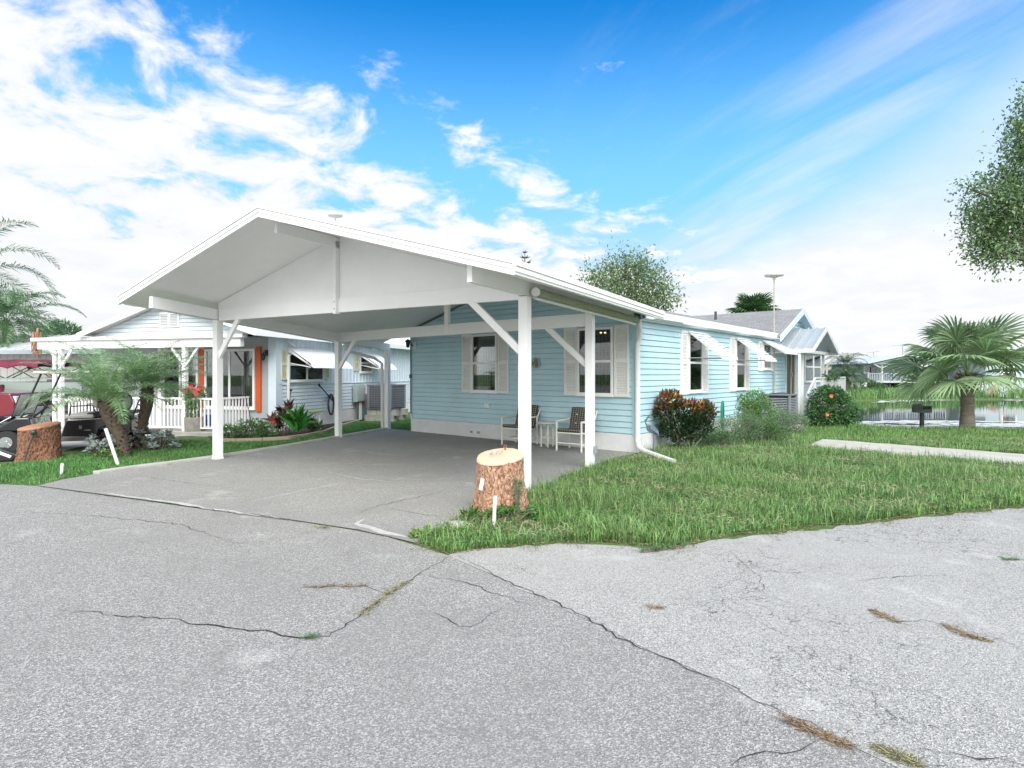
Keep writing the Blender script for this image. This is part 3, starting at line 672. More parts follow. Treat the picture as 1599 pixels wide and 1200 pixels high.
for k in range(26): 
    a = 11.3+k*.14; mb.box((.93, a, 1.08), (.025, .025, .72))
mb.beam((.93, 9.4, .95), (.93, 10.3, 1.46), .05, .05); mb.beam((.93, 9.4, .28), (.93, 10.3, .72), .04, .04); mb.box((.93, 9.4, .5), (.06, .06, 1.0))
mb.build('porch_railing', WHITE_D, hs_)
# front right downspout with a long outlet pipe on the lawn
WH2 = mat('white_downspout', (.78, .78, .76), .4, var=.03)
spout('downspout', [(.10, -.06, 2.68), (.10, -.07, 2.56), (.16, -.14, 2.44), (.13, -.10, 2.30), (.075, -.075, 2.2), (.075, -.075, .42), (.085, -.09, .25), (.16, -.16, .14), (.3, -.27, .10), (1.28, -1.0, .06)], .052, hs_, WH2)
# front wall lantern by the left corner, with its conduit
x, z = hfront(647.5, 540); mb = MB(); mb.box((x+.02, -.02, z), (.10, .03, .20)); lm = mb.build('wall_lantern', WHITE, hs_)
mb = MB(); mb.tube([(x, -.04, z), (x-.02, -.12, z+.02), (x-.06, -.16, z+.10)], .012, 8); mb.lathe([(.0, .18), (.07, .14), (.085, .10), (.06, .09), (.05, -.03), (.02, -.06)][::-1], (x-.08, -.16, z-.0), 10); mb.build('lantern_body', BLACK, lm, smooth=True)
mb = MB(); mb.tube([(-WID+.02, -.045, 2.45), (-WID+.02, -.045, .5)], .015, 6); mb.box((-WID+.02, -.05, 1.53), (.06, .05, .1)); mb.build('conduit', mat('dark_teal_pipe', (.05, .09, .10), .5), hs_)
# faucet pipe beside corner
# plaque with a horse's head in relief (hangs on the wall: its own thing)
x, z = hfront(838.5, 567); pq = thing('wall_plaque', 'round grey-green metal plaque with a horse head hung on the blue wall', 'wall plaque', tuple((Matrix.Translation((2.5, 11.8, 0)) @ Matrix.Rotation(HR, 4, 'Z') @ Vector((x, -.03, z)))), HR)
PQM = mat('verdigris_metal', (.42, .46, .42), .5, var=.2, vscale=20, metal=.3)
mb = MB(); rp = .115
mb.torus((0, -.01, 0), rp, .012, 28, 8, Matrix.Rotation(R(90), 3, 'X')); mb.prism([(rp*math.cos(a), -.004, rp*math.sin(a)) for a in [2*math.pi*k/28 for k in range(28)]], (0, .01, 0)); mb.build('disc', PQM, pq)
hd = [(-.085, -.02), (-.075, -.055), (-.05, -.045), (-.03, -.01), (-.015, -.02), (-.01, -.10), (.05, -.095), (.075, -.03), (.06, .04), (.03, .075), (.02, .10), (.0, .08), (-.03, .055)]
mb = MB(); mb.prism([(a, -.022, b) for a, b in hd], (0, .015, 0)); mb.build('horse_head', mat('dark_verdigris', (.16, .19, .18), .5, metal=.3), pq, bevel=.003)
# ================================================================ NEIGHBOUR HOUSE (origin: front right corner under the gable; x = right, y = away)
NR = math.atan2(-.259, .966)
nb = thing('pale_house', 'pale blue-white neighbouring home with a low gable, orange door trim and front porch', 'house', (-6.6, 15.6, 0), NR)
# local: x negative to the left along the front, y away
CREAM = mat('pale_yellow_shutter', (.68, .68, .50), .5)
ORANGE = mat('orange_trim', (.62, .10, .015), .5, var=.05)
def gz_(x, base=2.66, peak=3.56, c=-2.45, half=2.85): return base+(peak-base)*(1-abs(x-c)/half)
mb = MB(); siding(mb, 'x', 2.62, 3.48, lambda z: (-2.45-2.75*(1-(z-2.60)/.90), -2.45+2.75*(1-(z-2.60)/.90)), -.6, course=.108)
mb.build('gable_siding', SIDING_W, nb)
# corrugated side wall above, lap siding below, lattice skirt
RIBW = mat('pale_ribbed_wall', (.66, .74, .80), .45, var=.03)
NL = 13.5
mb = MB(); y = .6
while y < NL:
    mb.add([(0, y, 1.3), (0, y+.13, 1.3), (.022, y+.15, 1.3), (.022, y+.20, 1.3), (0, y+.22, 1.3), (0, y, 2.66), (0, y+.13, 2.66), (.022, y+.15, 2.66), (.022, y+.20, 2.66), (0, y+.22, 2.66)], [(i, i+1, i+6, i+5) for i in range(4)]); y += .22
mb.build('ribbed_siding', RIBW, nb)
mb = MB(); siding(mb, 'y', .42, 1.29, lambda z: (.6, NL), .0, course=.105, lip=.018); mb.b2((-.02, .6, 1.285), (.03, NL, 1.31)); mb.build('lap_siding', SIDING_W, nb)
mb = MB(); mb.b2((-6.3, .62, .4), (-.01, NL, 2.64)); mb.build('core', SIDING_W, nb)
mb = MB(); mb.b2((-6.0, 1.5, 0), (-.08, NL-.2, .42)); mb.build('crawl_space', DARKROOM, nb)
mb = MB(); LAT = WHITE
for i in range(int(NL/.075)):
    y = .6+i*.075
    for s in (-1, 1):
        ya, yb = (y, y+.42) if s > 0 else (y+.42, y)
        if max(ya, yb) < NL: mb.beam((.0+.004*s, ya, .0), (.0+.004*s, yb, .42), .006, .022, up=(0, 1, 0))
mb.build('lattice_skirt', LAT, nb)
mb = MB()
for s, xe in ((1, .40), (-1, -5.30)):
    xe2 = -2.45; ze = gz_(xe, 2.70, 3.60); mb.prism([(xe2, -.9, 3.60-.05), (xe, -.9, ze-.05), (xe, -.9, ze), (xe2, -.9, 3.60)][::s], (0, NL+1.2, 0))
rf = mb.build('roof', WHITE_D, nb)
mb = MB()
for s, xe in ((1, .40), (-1, -5.30)):
    ze = gz_(xe, 2.70, 3.60); mb.prism([(-2.45, -.93, 3.60-.13), (xe, -.93, ze-.13), (xe, -.93, ze+.01), (-2.45, -.93, 3.61)][::s], (0, .028, 0))
mb.b2((.401, -.9, 2.56), (.44, NL, 2.72)); mb.build('fascia', WHITE, rf)
# vent
mb = MB(); mb.b2((-2.76, -.65, 2.84), (-2.14, -.615, 3.24)); mb.m = 1
for k in range(8): mb.box((-2.61, -.655, 2.88+k*.042), (.24, .02, .018), (.6, 0, 0)); mb.box((-2.30, -.655, 2.88+k*.042), (.24, .02, .018), (.6, 0, 0))
mb.build('gable_vent', [WHITE, mat('vent_grey', (.45, .47, .48), .6)], nb)
# front beam of porch and flat carport on the left
mb = MB(); mb.b2((-7.0, -.72, 2.30), (-.15, -.58, 2.52)); mb.build('porch_beam', WHITE, nb)
mb = MB(); mb.b2((-7.15, -.80, 2.525), (-.02, 4.6 if 0 else -.61, 2.62)); mb.b2((-7.15, -.60, 2.54), (-5.0, 6.4, 2.60)); cpn = mb.build('carport_roof', WHITE_D, nb)
for x in (-6.2, -1.93):
    mb = MB(); mb.box((x, -.65, 1.15), (.11, .11, 2.3)); mb.build('porch_post', WHITE, nb)
    for s in (-1, 1):
        mb = MB(); mb.beam((x+s*.05, -.65, 1.85), (x+s*.42, -.65, 2.29), .05, .06); mb.build('brace', WHITE, nb)
mb = MB(); mb.tube([(-6.6, -.7, 2.5), (-6.5, -.75, 2.35), (-6.3, -.76, 2.2), (-6.3, -.76, .1)], .05, 8); mb.build('downspout', WHITE_D, nb, smooth=True)
# cable of outdoor fairy lights wound round the two posts
mb = MB(); mb.box((-3.7, .3, 1.2), (.12, .12, 2.4)); mb.build('porch_post', WHITE, nb)
for x in (-6.2, -1.93):
    mb = MB(); mb.tube([(x+.075*math.cos(a), -.65+.075*math.sin(a), .9+1.3*a/50) for a in [k*.5 for k in range(100)]], .006, 5); mb.build('string_light', mat('clear_wire', (.35, .37, .35), .4), nb)
# porch front wall: sliding doors with orange trim
mb = MB(); mb.b2((-6.2, .56, .0), (-.02, .61, 2.6)); mb.build('front_wall', mat('dull_grey_panel', (.42, .45, .47), .6), nb)
for x in (-.66, -2.55, -4.05):
    mb = MB(); mb.b2((x, .50, .55), (x+.15, .558, 2.36)); mb.build('orange_trim', ORANGE, nb)
for a, b in ((-2.38, -.70), (-3.88, -2.60)):
    w = window(nb, 'x', a, b, .62, 2.30, flat=.56, mull=True, hbar=False, bl=False, nm='sliding_door', fw=.07)
    mb = MB()
    for k in range(5): mb.box((b-.42+k*.07, .535, 1.45), (.05, .01, 1.5))
    mb.build('curtain', mat('pale_curtain', (.55, .55, .46), .9), w)
mb = MB(); mb.box((-.30, .50, 2.18), (.08, .1, .16)); mb.tube([(-.30, .45, 2.16), (-.30, .36, 2.20), (-.30, .34, 2.10)], .015, 6); mb.lathe([(.02, -.12), (.06, -.08), (.07, .02), (.02, .07)], (-.30, .34, 2.08), 10); mb.build('door_lantern', BLACK, nb)
mb = MB(); mb.b2((-.22, .45, .35), (.03, .72, 2.6)); mb.build('corner_board', RIBW, nb)
mb = MB(); mb.b2((-7.0, -.95, 0), (-.5, .6, .09)); mb.build('porch_slab', CONC, nb)
# railing: front run and return
mb = MB()
xr = -.88
for x0_, x1_ in ((-5.9, -4.4), (-3.9, xr)):
    mb.b2((x0_, -.68, .92), (x1_, -.62, .97)); mb.b2((x0_, -.67, .16), (x1_, -.63, .20)); x = x0_
    while x < x1_+.01: mb.box((x, -.65, .56), (.032, .032, .72)); x += .118
y = -.6; mb.b2((xr-.03, -.62, .925), (xr+.03, .48, .975)); mb.b2((xr-.02, -.62, .165), (xr+.02, .48, .205))
while y < .48: mb.box((xr, y, .56), (.032, .032, .72)); y += .118
mb.box((xr, -.65, .54), (.07, .07, .95)); mb.build('porch_railing', WHITE, nb)
# side windows with big curved white awnings
NX0, NY0 = -6.6, 15.6
def nside(px, py):
    k = (px-CX)/F; t = (k*NY0-NX0)/(.259-.966*k); Y = NY0+.966*t; return t, CAMH+(HY-py)/F*Y
def bigawning(a0, a1, zt_, drop, outw):
    mb = MB(); n = 8; rows = []
    for i in range(n+1):
        t = i/n; o = outw*math.sin(t*1.35)/math.sin(1.35) if t < 1 else outw; z = zt_-drop*(1-math.cos(t*1.45))/(1-math.cos(1.45)) if 0 else zt_-drop*t**1.25
        rows.append((.04+o*(t**.0 if t else 0) if t else .04, z))
    rows = [(.04+outw*t, zt_-drop*(t if t < .88 else .88+(t-.88)*2.2)) for t in [k/8 for k in range(9)]]
    m = int((a1-a0)/.05); vs = []
    for (o, z) in rows:
        for k in range(m+1): vs.append((o+.004*(k % 2), a0+(a1-a0)*k/m, z+.008*(k % 2)))
    mb.add(vs, [(i*(m+1)+k, i*(m+1)+k+1, (i+1)*(m+1)+k+1, (i+1)*(m+1)+k) for i in range(8) for k in range(m)])
    for a in (a0, a1):
        mb.prism([(.03, a, zt_), (rows[-1][0], a, rows[-1][1]), (rows[-1][0]-.02, a, rows[-2][1]-.10), (.03, a, zt_-.12)], (0, .006, 0))
    w = mb.build('awning', mat('white_corrugated_awning', (.80, .81, .82), .4), nb)
    mb = MB()
    for a in (a0+.03, a1-.03): mb.tube([(.03, a, zt_-drop*.85), (outw*.92, a, rows[-1][1]+.02)], .012, 6)
    mb.build('arm', WHITE, w)
for (l, r_, px0, px1, sl) in ((449, 504, 437, 447, 1), (561, 580, 548, 556, 1)):
    a0 = nside(l, 600)[0]; a1 = nside(r_, 600)[0]; zt_ = nside(l, 544 if l < 500 else 552)[1]; zb2 = nside(l, 596 if l < 500 else 582)[1]
    window(nb, 'y', a0, a1, zb2, zt_, mull=l < 500, bl=False); awc_ = (a1-a0)
    bigawning(a0-.02, a1+.35, zt_+.03, .52, .82)
    ww = nside(px1, 600)[0]-nside(px0, 600)[0]
    for aa in (a0-ww-.03, a1+.04):
        shutter(nb, 'y', aa, aa+ww, zb2+.05, zt_-.02, m=CREAM)
mb = MB(); mb.tube([(.10, .9, 2.52), (.16, 1.0, 2.42), (.06, 1.35, 2.30), (.06, .95, 2.1), (.06, .95, .1)], .042, 8); mb.build('downspout', WHITE_D, nb, smooth=True)
mb = MB(); mb.tube([(.05, 12.3, 2.55), (.05, 12.3, 1.3)], .02, 6); mb.build('cable_conduit', GREY_M, nb)
def NBW(x, y, z=0): return tuple(Matrix.Translation((-6.6, 15.6, 0)) @ Matrix.Rotation(NR, 4, 'Z') @ Vector((x, y, z)))
def HSW(x, y, z=0): return tuple(Matrix.Translation((2.5, 11.8, 0)) @ Matrix.Rotation(HR, 4, 'Z') @ Vector((x, y, z)))
def CPW(x, y, z=0): return tuple(Matrix.Translation((.17, 7.77, 0)) @ Matrix.Rotation(CPR, 4, 'Z') @ Vector((x, y, z)))
# meter box with conduits standing against the lattice
t = thing('meter_box', 'grey-green electrical meter box on posts against the lattice skirt', 'meter box', NBW(.16, 4.65), NR)
MG = mat('meter_grey_green', (.36, .43, .41), .5, var=.08)
mb = MB(); mb.box((0, 0, .95), (.16, .50, .62)); mb.box((.09, 0, .95), (.02, .44, .56)); mb.build('cabinet', MG, t, bevel=.01)
for k in (-.12, .05, .15):
    mb = MB(); mb.tube([(0, k, .66), (0, k, 0)], .028, 8); mb.build('conduit', WHITE_D if k > 0 else mat('brown_post', (.15, .12, .1), .8), t)
mb = MB(); mb.box((.03, .32, .8), (.05, .05, .7)); mb.build('red_post', mat('red_stake', (.5, .1, .05), .6), t)
# air conditioner on concrete blocks
def ac_unit(name, label, loc, rz, sx, sy, h, z0, louv=True, topc=None):
    t = thing(name, label, 'air conditioner', loc, rz); B = mat('condenser_grey', (.17, .18, .20), .55, var=.04); Lm = mat('condenser_fin', (.27, .29, .31), .5)
    mb = MB(); mb.b2((-sx/2+.03, -sy/2+.03, z0), (sx/2-.03, sy/2-.03, z0+h-.03)); mb.build('coil', mat('dark_coil', (.03, .03, .035), .8), t)
    mb = MB()
    for x in (-sx/2, sx/2):
        for y in (-sy/2, sy/2): mb = MB(); mb.tube([(x*.93, y*.93, z0), (x*.93, y*.93, z0+h-.03)], .045, 10); mb.build('corner_post', B, t, smooth=True)
    pass
    mb = MB(); n = int(h/.05)
    if louv:
        for i in range(n):
            z = z0+.04+i*(h-.1)/n
            for s in (-1, 1): mb.box((0, s*sy/2*.97, z), (sx*.88, .012, .020), (s*.5, 0, 0)); mb.box((s*sx/2*.97, 0, z), (.012, sy*.88, .020), (0, -s*.5, 0))
    else:
        for i in range(10):
            z = z0+.04+i*(h-.08)/9
            for s in (-1, 1): mb.box((0, s*sy/2*.97, z), (sx*.9, .012, .018)); mb.box((s*sx/2*.97, 0, z), (.012, sy*.9, .018))
        for i in range(15):
            a = -.45+i*.9/14
            for s in (-1, 1): mb.box((a*sx, s*sy/2*.975, z0+h/2), (.018, .014, h-.06)); mb.box((s*sx/2*.975, a*sy, z0+h/2), (.014, .018, h-.06))
    mb.build('louvre_grille', Lm if louv else B, t)
    mb = MB(); mb.b2((-sx/2-.01, -sy/2-.01, z0+h-.028), (sx/2+.01, sy/2+.01, z0+h+.02)); mb.build('lid', B if not topc else topc, t, bevel=.012)
    mb = MB()
    for r_ in (.08, .15, .22, .29): mb.torus((0, 0, z0+h+.035), r_*min(sx, sy)/.75, .006, 20, 5)
    mb.build('fan_guard', BLACK, t)
    mb = MB(); mb.b2((-sx/2, -sy/2, z0-.02), (sx/2, sy/2, z0-.001)); mb.build('base_pan', B, t)
    return t
acx, acy = G(601, 657)[0], 20.2
a1 = ac_unit('air_conditioner', 'large dark grey air conditioner raised on concrete blocks beside the pale house', (-4.28, 20.0, 0), R(-24), .98, .85, .78, .44, louv=False)
mb = MB(); mb.b2((.22, -.45, .5), (.47, -.425, 1.16)); mb.build('service_panel', mat('panel_grey', (.30, .31, .34), .5), a1)
mb = MB(); mb.b2((.30, -.431, .93), (.37, -.427, 1.02)); mb.build('sticker', WHITE, a1)
BLK = mat('concrete_block', (.40, .38, .33), .95, var=.18, vscale=8, bump=.5, bscale=40)
k = 0
for row in range(2):
    for i in range(3):
        for j in (0, 1):
            dx = -.44+.4*i+(.1 if row else 0); p = Matrix.Translation((-4.28, 20.0, 0)) @ Matrix.Rotation(R(-24), 4, 'Z') @ Vector((dx, -.28+j*.52, row*.205))
            t = thing('concrete_block', '', 'concrete block', tuple(p), R(-24), 'concrete blocks under the air conditioner')
            mb = MB()
            mb.b2((-.193, -.095, 0), (.193, -.06, .198)); mb.b2((-.193, .06, 0), (.193, .095, .198))
            for q in (-.193, -.016, .161): mb.b2((q, -.06, 0), (q+.032, .06, .198))
            mb.build('block', BLK, t); t['label'] = 'grey concrete block in the %s under the dark grey air conditioner' % ('upper course' if row else 'bottom course')
            t['label'] = ('grey concrete block in the upper course' if row else 'grey concrete block in the bottom course')+' carrying the dark grey air conditioner'
            k += 1
mb = MB(); mb.box((-4.75-.45, 20.6, .45), (.28, .7, .9), (0, 0, R(-20))); o = mb.build('utility_bin', mat('slate_plastic', (.20, .28, .31), .6, var=.08), bevel=.02); tag(o, 'slate blue plastic bin standing left of the raised air conditioner', 'bin')
# coiled hose hung on the pale house
t = thing('coiled_hose', 'thick dark coil of hose hanging on the white lap siding', 'hose', NBW(.10, 3.0), NR)
mb = MB(); HM = mat('dark_hose', (.06, .06, .065), .5)
pts = []
for i in range(7*16):
    a = 2*math.pi*i/16; pts.append((.03+.02*math.sin(i*.9), .15*math.cos(a)*(1+.1*math.sin(i*.37)), .62+.30*math.sin(a)*(1+.12*math.sin(i*.21))))
mb.tube(pts, .014, 6); mb.build('coil', HM, t, smooth=True)
mb = MB(); mb.box((-.02, 0, .9), (.05, .12, .04)); mb.build('hook', GREY_M, t)
mb = MB(); mb.tube([NBW(.12, 2.35, 1.25), NBW(.14, 2.45, 1.18), NBW(.2, 3.3, .52)], [.03, .017, .02], 8); mb.sphere(NBW(.12, 2.35, 1.27), .035); tag(mb.build('spray_wand', BLACK, smooth=True), 'thin black spray wand leaning on the white lap siding', 'spray wand')
mb = MB(); mb.tube([NBW(-.1, -.75, 1.55), NBW(.30, -.9, .5), NBW(.42, -1.0, .03)], .009, 6); tag(mb.build('garden_pole', BLACK), 'long thin dark pole leaning by the porch corner', 'pole')
# small table with green top in the flower bed
t = thing('plant_stand', 'small stand with a round green top in the flower bed', 'stand', NBW(.55, 1.5), NR)
mb = MB(); mb.lathe([(.2, .50), (.22, .51), (.22, .535), (.19, .54)], n=20); mb.build('top', mat('moss_green', (.22, .36, .08), .8), t)
mb = MB(); 
for k in range(3): a = k*2.1; mb.tube([(.12*math.cos(a), .12*math.sin(a), .5), (.18*math.cos(a), .18*math.sin(a), 0)], .012, 6)
mb.build('legs', WHITE, t)
# ================================================================ FAR LEFT BUILDING
t = thing('tan_shed_house', 'long low light grey panelled building with white metal roof behind the red pickup', 'house', (-22.0, 24.5, 0), R(-6))
PAN = mat('light_grey_panel', (.46, .46, .44), .6, var=.04)
mb = MB(); x = -8
while x < 12:
    mb.b2((x, -.0, .0), (x+.285, .06, 2.45)); mb.b2((x+.285, .02, 0), (x+.30, .06, 2.45)); x += .30
mb.b2((-8, .06, 0), (12, 6, 2.45)); mb.build('panel_wall', PAN, t)
mb = MB(); mb.prism([(-8.4, -.45, 2.52), (-8.4, 3, 3.35), (-8.4, 3, 3.40), (-8.4, -.45, 2.57)], (20.8, 0, 0)); mb.prism([(-8.4, 3, 3.35), (-8.4, 6.4, 2.52), (-8.4, 6.4, 2.57), (-8.4, 3, 3.40)], (20.8, 0, 0))
x = -8.3
while x < 12.3: mb.prism([(x, -.45, 2.57), (x, 3, 3.40), (x, 3, 3.44), (x, -.45, 2.61)], (.04, 0, 0)); x += .4
rf = mb.build('roof', mat('white_metal_roof', (.72, .72, .72), .35, var=.08, dirt=((.4, .38, .36), 1.5, .5, .75)), t)
mb = MB(); mb.b2((-8.4, -.52, 2.40), (12.4, -.451, 2.56)); mb.build('fascia', mat('blue_grey_fascia', (.42, .48, .52), .5), rf)
for x, y, r_ in ((2.3, .9, .32), (3.3, .5, .22)):
    mb = MB(); mb.lathe([(r_*.8, 0), (r_*.8, .1), (r_, .12), (r_*.9, .2), (r_*.4, .28)], (x, y, 2.57+.33+(y-.9)*.24), 16); mb.build('roof_vent', WHITE_D, rf, smooth=True)
mb = MB(); mb.b2((5.3, -.08, 0), (5.6, -.001, 2.4)); mb.build('corner_board', WHITE, t)
for x in (6.0,): window(t, 'x', x+.6, x+1.6, 1.0, 2.0, flat=0., bl=False)

# ================================================================ YARD OBJECTS
def bark(name, c0, c1):
    m = bpy.data.materials.new(name); m.use_nodes = True; nt = m.node_tree; L = nt.links; b = nt.nodes['Principled BSDF']
    tc = nt.nodes.new('ShaderNodeTexCoord'); mp = nt.nodes.new('ShaderNodeMapping'); mp.inputs['Scale'].default_value = (42, 42, 19); L.new(tc.outputs['Object'], mp.inputs[0])
    n = nd(nt, 'ShaderNodeTexNoise', Scale=1., Detail=3., Roughness=.6, Distortion=1.1); L.new(mp.outputs[0], n.inputs['Vector'])
    v = nd(nt, 'ShaderNodeTexVoronoi', Scale=1.2); L.new(mp.outputs[0], v.inputs['Vector'])
    h = mth(nt, 'ADD', n.outputs[0], mth(nt, 'MULTIPLY', v.outputs['Distance'], -.35))
    c = mixc(nt, smooth(nt, h, .12, .42), c0, c1); L.new(c, b.inputs['Base Color']); b.inputs['Roughness'].default_value = .8
    bp = nt.nodes.new('ShaderNodeBump'); bp.inputs['Strength'].default_value = 1; bp.inputs['Distance'].default_value = .05; L.new(h, bp.inputs['Height']); L.new(bp.outputs[0], b.inputs['Normal'])
    return m
def stump(name, label, loc, r_, h, bm, tm, seed, rz=0., deco=.55):
    t = thing(name, label, 'stump', loc, rz); rr = random.Random(seed); ph = [rr.uniform(0, 6.28) for _ in range(6)]
    n = 128; rows = 60; vs = []
    def rad(a, zz):
        fl = math.exp(-zz/.16)*deco*max(0, (math.cos(4*a+ph[0])*.6+.4))+math.exp(-zz/.3)*.08
        lump = .035*math.sin(2*a+ph[1])+.03*math.sin(3*a+ph[2])
        rid = .024*math.sin(a*15+3.5*math.sin(zz*14+ph[4])+2*math.sin(a*5+zz*9))+.014*math.sin(a*31+zz*34+ph[5])+.010*math.sin(a*23-zz*47)
        return r_*(1+fl+lump+rid*(.5 if zz > h-.03 else 1))
    for j in range(rows+1):
        zz = h*j/rows
        for k in range(n):
            a = 2*math.pi*k/n; q = rad(a, zz); tilt = .05*math.cos(a-1.0)*(j/rows) ; vs.append((q*math.cos(a), q*math.sin(a), zz+tilt-.01*(j == 0)))
    mb = MB(); mb.add(vs, [(j*n+k, j*n+(k+1) % n, (j+1)*n+(k+1) % n, (j+1)*n+k) for j in range(rows) for k in range(n)]); mb.build('trunk', bm, t, smooth=True)
    mb = MB(); top = []
    for q, dz in ((1.03, -.012), (1.035, .008), (.99, .022), (.6, .028), (.0, .03)):
        for k in range(n):
            a = 2*math.pi*k/n; rr_ = rad(a, h)*q*(1-.03*(math.sin(a*2+ph[3]) > .93)); top.append((rr_*math.cos(a), rr_*math.sin(a), h+.05*math.cos(a-1.0)*q+dz))
    mb.add(top, [(j*n+k, j*n+(k+1) % n, (j+1)*n+(k+1) % n, (j+1)*n+k) for j in range(4) for k in range(n)]); mb.build('top', tm, t, smooth=True)
    return t
st = stump('tree_stump', 'tan painted stump with a smooth flat top beside the front right carport post', (G(781, 802)[0], 6.66, 0), .258, .655, bark('tan_bark', (.28, .125, .07), (.62, .38, .25)), mat('peach_top', (.72, .49, .34), .6, var=.06, vscale=4, dirt=((.45, .3, .2), 5, .62, .8)), 3)
DKI = mat('faded_blue_ink', (.20, .22, .32), .8)
mb = MB()   # little painted squiggle on the top
for pts in ([(-.09, -.02), (-.05, .04), (-.075, -.06), (-.02, -.03)], [(-.01, -.07), (.0, .05), (.03, .05)], [(.02, -.06), (.05, .0), (.07, .055)]): mb.tube([(a-.03, b-.04, .7085-.0+.05*(a*.54+b*.84)/.275) for a, b in pts], .004, 5)
mb.build('painted_mark', DKI, st)
mb = MB(); mb.lathe([(.011, 0), (.011, .03)], (.06, .15, .71), 8); mb.torus((.06, .15, .755), .016, .005, 14, 6, Matrix.Rotation(R(90), 3, 'X')); mb.build('eye_bolt', mat('rusty_steel', (.35, .15, .1), .6, metal=.5), st)
mb = MB(); a = R(236); mb.tube([(.285*math.cos(a)*.98, .285*math.sin(a), .64), (.30*math.cos(a), .30*math.sin(a), .60), (.31*math.cos(a), .31*math.sin(a), .47)], .004, 5); mb.build('wire', CHROME, st)
mb = MB(); mb.box((.315*math.cos(a)-.015, .315*math.sin(a)-.01, .395), (.045, .01, .13), (0, R(14), a+R(90))); mb.build('hang_tag', WHITE, st)
st2 = stump('tree_stump', 'reddish brown painted stump beside the golf cart with a knob light on its side', (G(69, 716)[0]+.03, 10.95, 0), .295, .62, bark('red_brown_bark', (.11, .06, .04), (.36, .17, .10)), mat('terracotta_top', (.42, .20, .12), .7, var=.08, vscale=6), 8, 0., .22)
mb = MB(); mb.tube([(.06, -.42, 0), (.10, -.38, .25), (.17, -.33, .53)], .012, 6); mb.sphere((.17, -.34, .54), .05); mb.build('knob_light', mat('green_black', (.03, .06, .05), .4), st2, smooth=True)
# marker stakes
def stake(label, p0, p1, w, m=WHITE_D):
    mb = MB(); mb.beam(p0, p1, w, .02, up=(0, 1, 0)); o = mb.build('marker_stake', m, bevel=.003); tag(o, label, 'stake', 'white marker stakes in the grass')
g = G(771, 824); stake('white stake standing upright in front of the tan stump', (g[0], g[1], -.05), (g[0]+.02, g[1]-.02, .33), .035)
g = G(187, 728); stake('tall white stake leaning left in front of the small palms', (g[0], g[1], -.05), (g[0]-.17, g[1]-.1, .66), .055)
g = G(96, 741); stake('short white stub in the grass below the reddish brown stump', (g[0], g[1], -.04), (g[0]+.02, g[1], .17), .045)
# rocks / flat stones
def rock(name, label, c, r_, m, seed, cat='rock'):
    rr = np.random.default_rng(seed); mb = MB(); mb.sphere((0, 0, 0), r_, 18, 10)
    mb.v = [tuple(np.array(v)*(1+.12*math.sin(v[0]*17+seed)+.1*math.sin(v[1]*23+v[2]*9))) for v in mb.v]
    o = mb.build(name, m, smooth=True); o.location = c; return tag(o, label, cat)
rock('flat_rock', 'flat pale concrete lump half buried in grass left of the tan stump', (*G(716, 826), .015), (.19, .14, .05), CONC, 2)
rock('paver_stone', 'pinkish paving stone lying in front of the shrubs', (*G(1186, 688), .02), (.24, .15, .05), mat('pink_stone', (.50, .30, .22), .9, var=.1, bump=.5), 5, 'stone')
rock('paver_stone', 'sandy flat stone in the lawn at the foot of the heron ornament', (*G(1012, 720), .01), (.30, .12, .03), mat('sand_stone', (.42, .33, .24), .9, var=.1), 6, 'stone')
rock('paver_stone', 'small half hidden stone in the grass near the rear right carport post', (*G(968, 742), .0), (.2, .12, .03), CONC, 7, 'stone')
# heron ornament
t = thing('heron_ornament', 'flat blue-grey metal heron ornament on a thin leg by the downspout', 'garden ornament', (*G(1021, 713), 0), R(-8))
HER = mat('blue_grey_metal', (.12, .155, .20), .7, var=.3, vscale=12)
hy = G(1021, 713)[1]; s_ = hy/F
def hp(px, py): return ((px-1021)*s_, 0, (713-py)*s_)
mb = MB(); mb.tube([hp(1007, 663), hp(1012, 664), hp(1009, 658), hp(1013, 653), hp(1008, 652)][2:3]+[hp(1013, 653), hp(1008, 656.5), hp(1009, 662), hp(1013, 667)], [.012, .014, .012, .014, .022], 8)
mb.tube([hp(1010, 653.5), hp(1014, 650.5), hp(1019, 652.5), hp(1021, 655)], [.008, .022, .012, .003], 8); mb.tube([hp(1013, 650), hp(1007, 648.5), hp(1002, 648)], [.008, .005, .002], 6); mb.build('neck_and_head', HER, t, smooth=True)
mb = MB(); mb.tube([hp(1011, 663), hp(1014, 668), hp(1019, 671), hp(1025, 676), hp(1029, 681)], [.02, .065, .075, .045, .01], 10); mb.v = [(x, y*.5, z) for x, y, z in mb.v]; mb.build('body', HER, t, smooth=True)
mb = MB(); mb.prism([hp(1014, 664), hp(1022, 665), hp(1028, 673), hp(1029, 679), hp(1024, 675), hp(1016, 670)], (0, .02, 0)); mb.v = [(x, y-.05, z) for x, y, z in mb.v]; mb.build('wing', HER, t)
for d in (-1, 1):
    mb = MB(); mb.tube([hp(1020.5+d*.5, 674), hp(1021.5+d*.6, 690), hp(1020.5+d*.8, 708)], .010, 6); mb.build('leg', HER, t)
mb = MB(); mb.lathe([(.11, 0), (.09, .03), (.03, .07)], (0, 0, 0), 14); mb.build('base', HER, t)
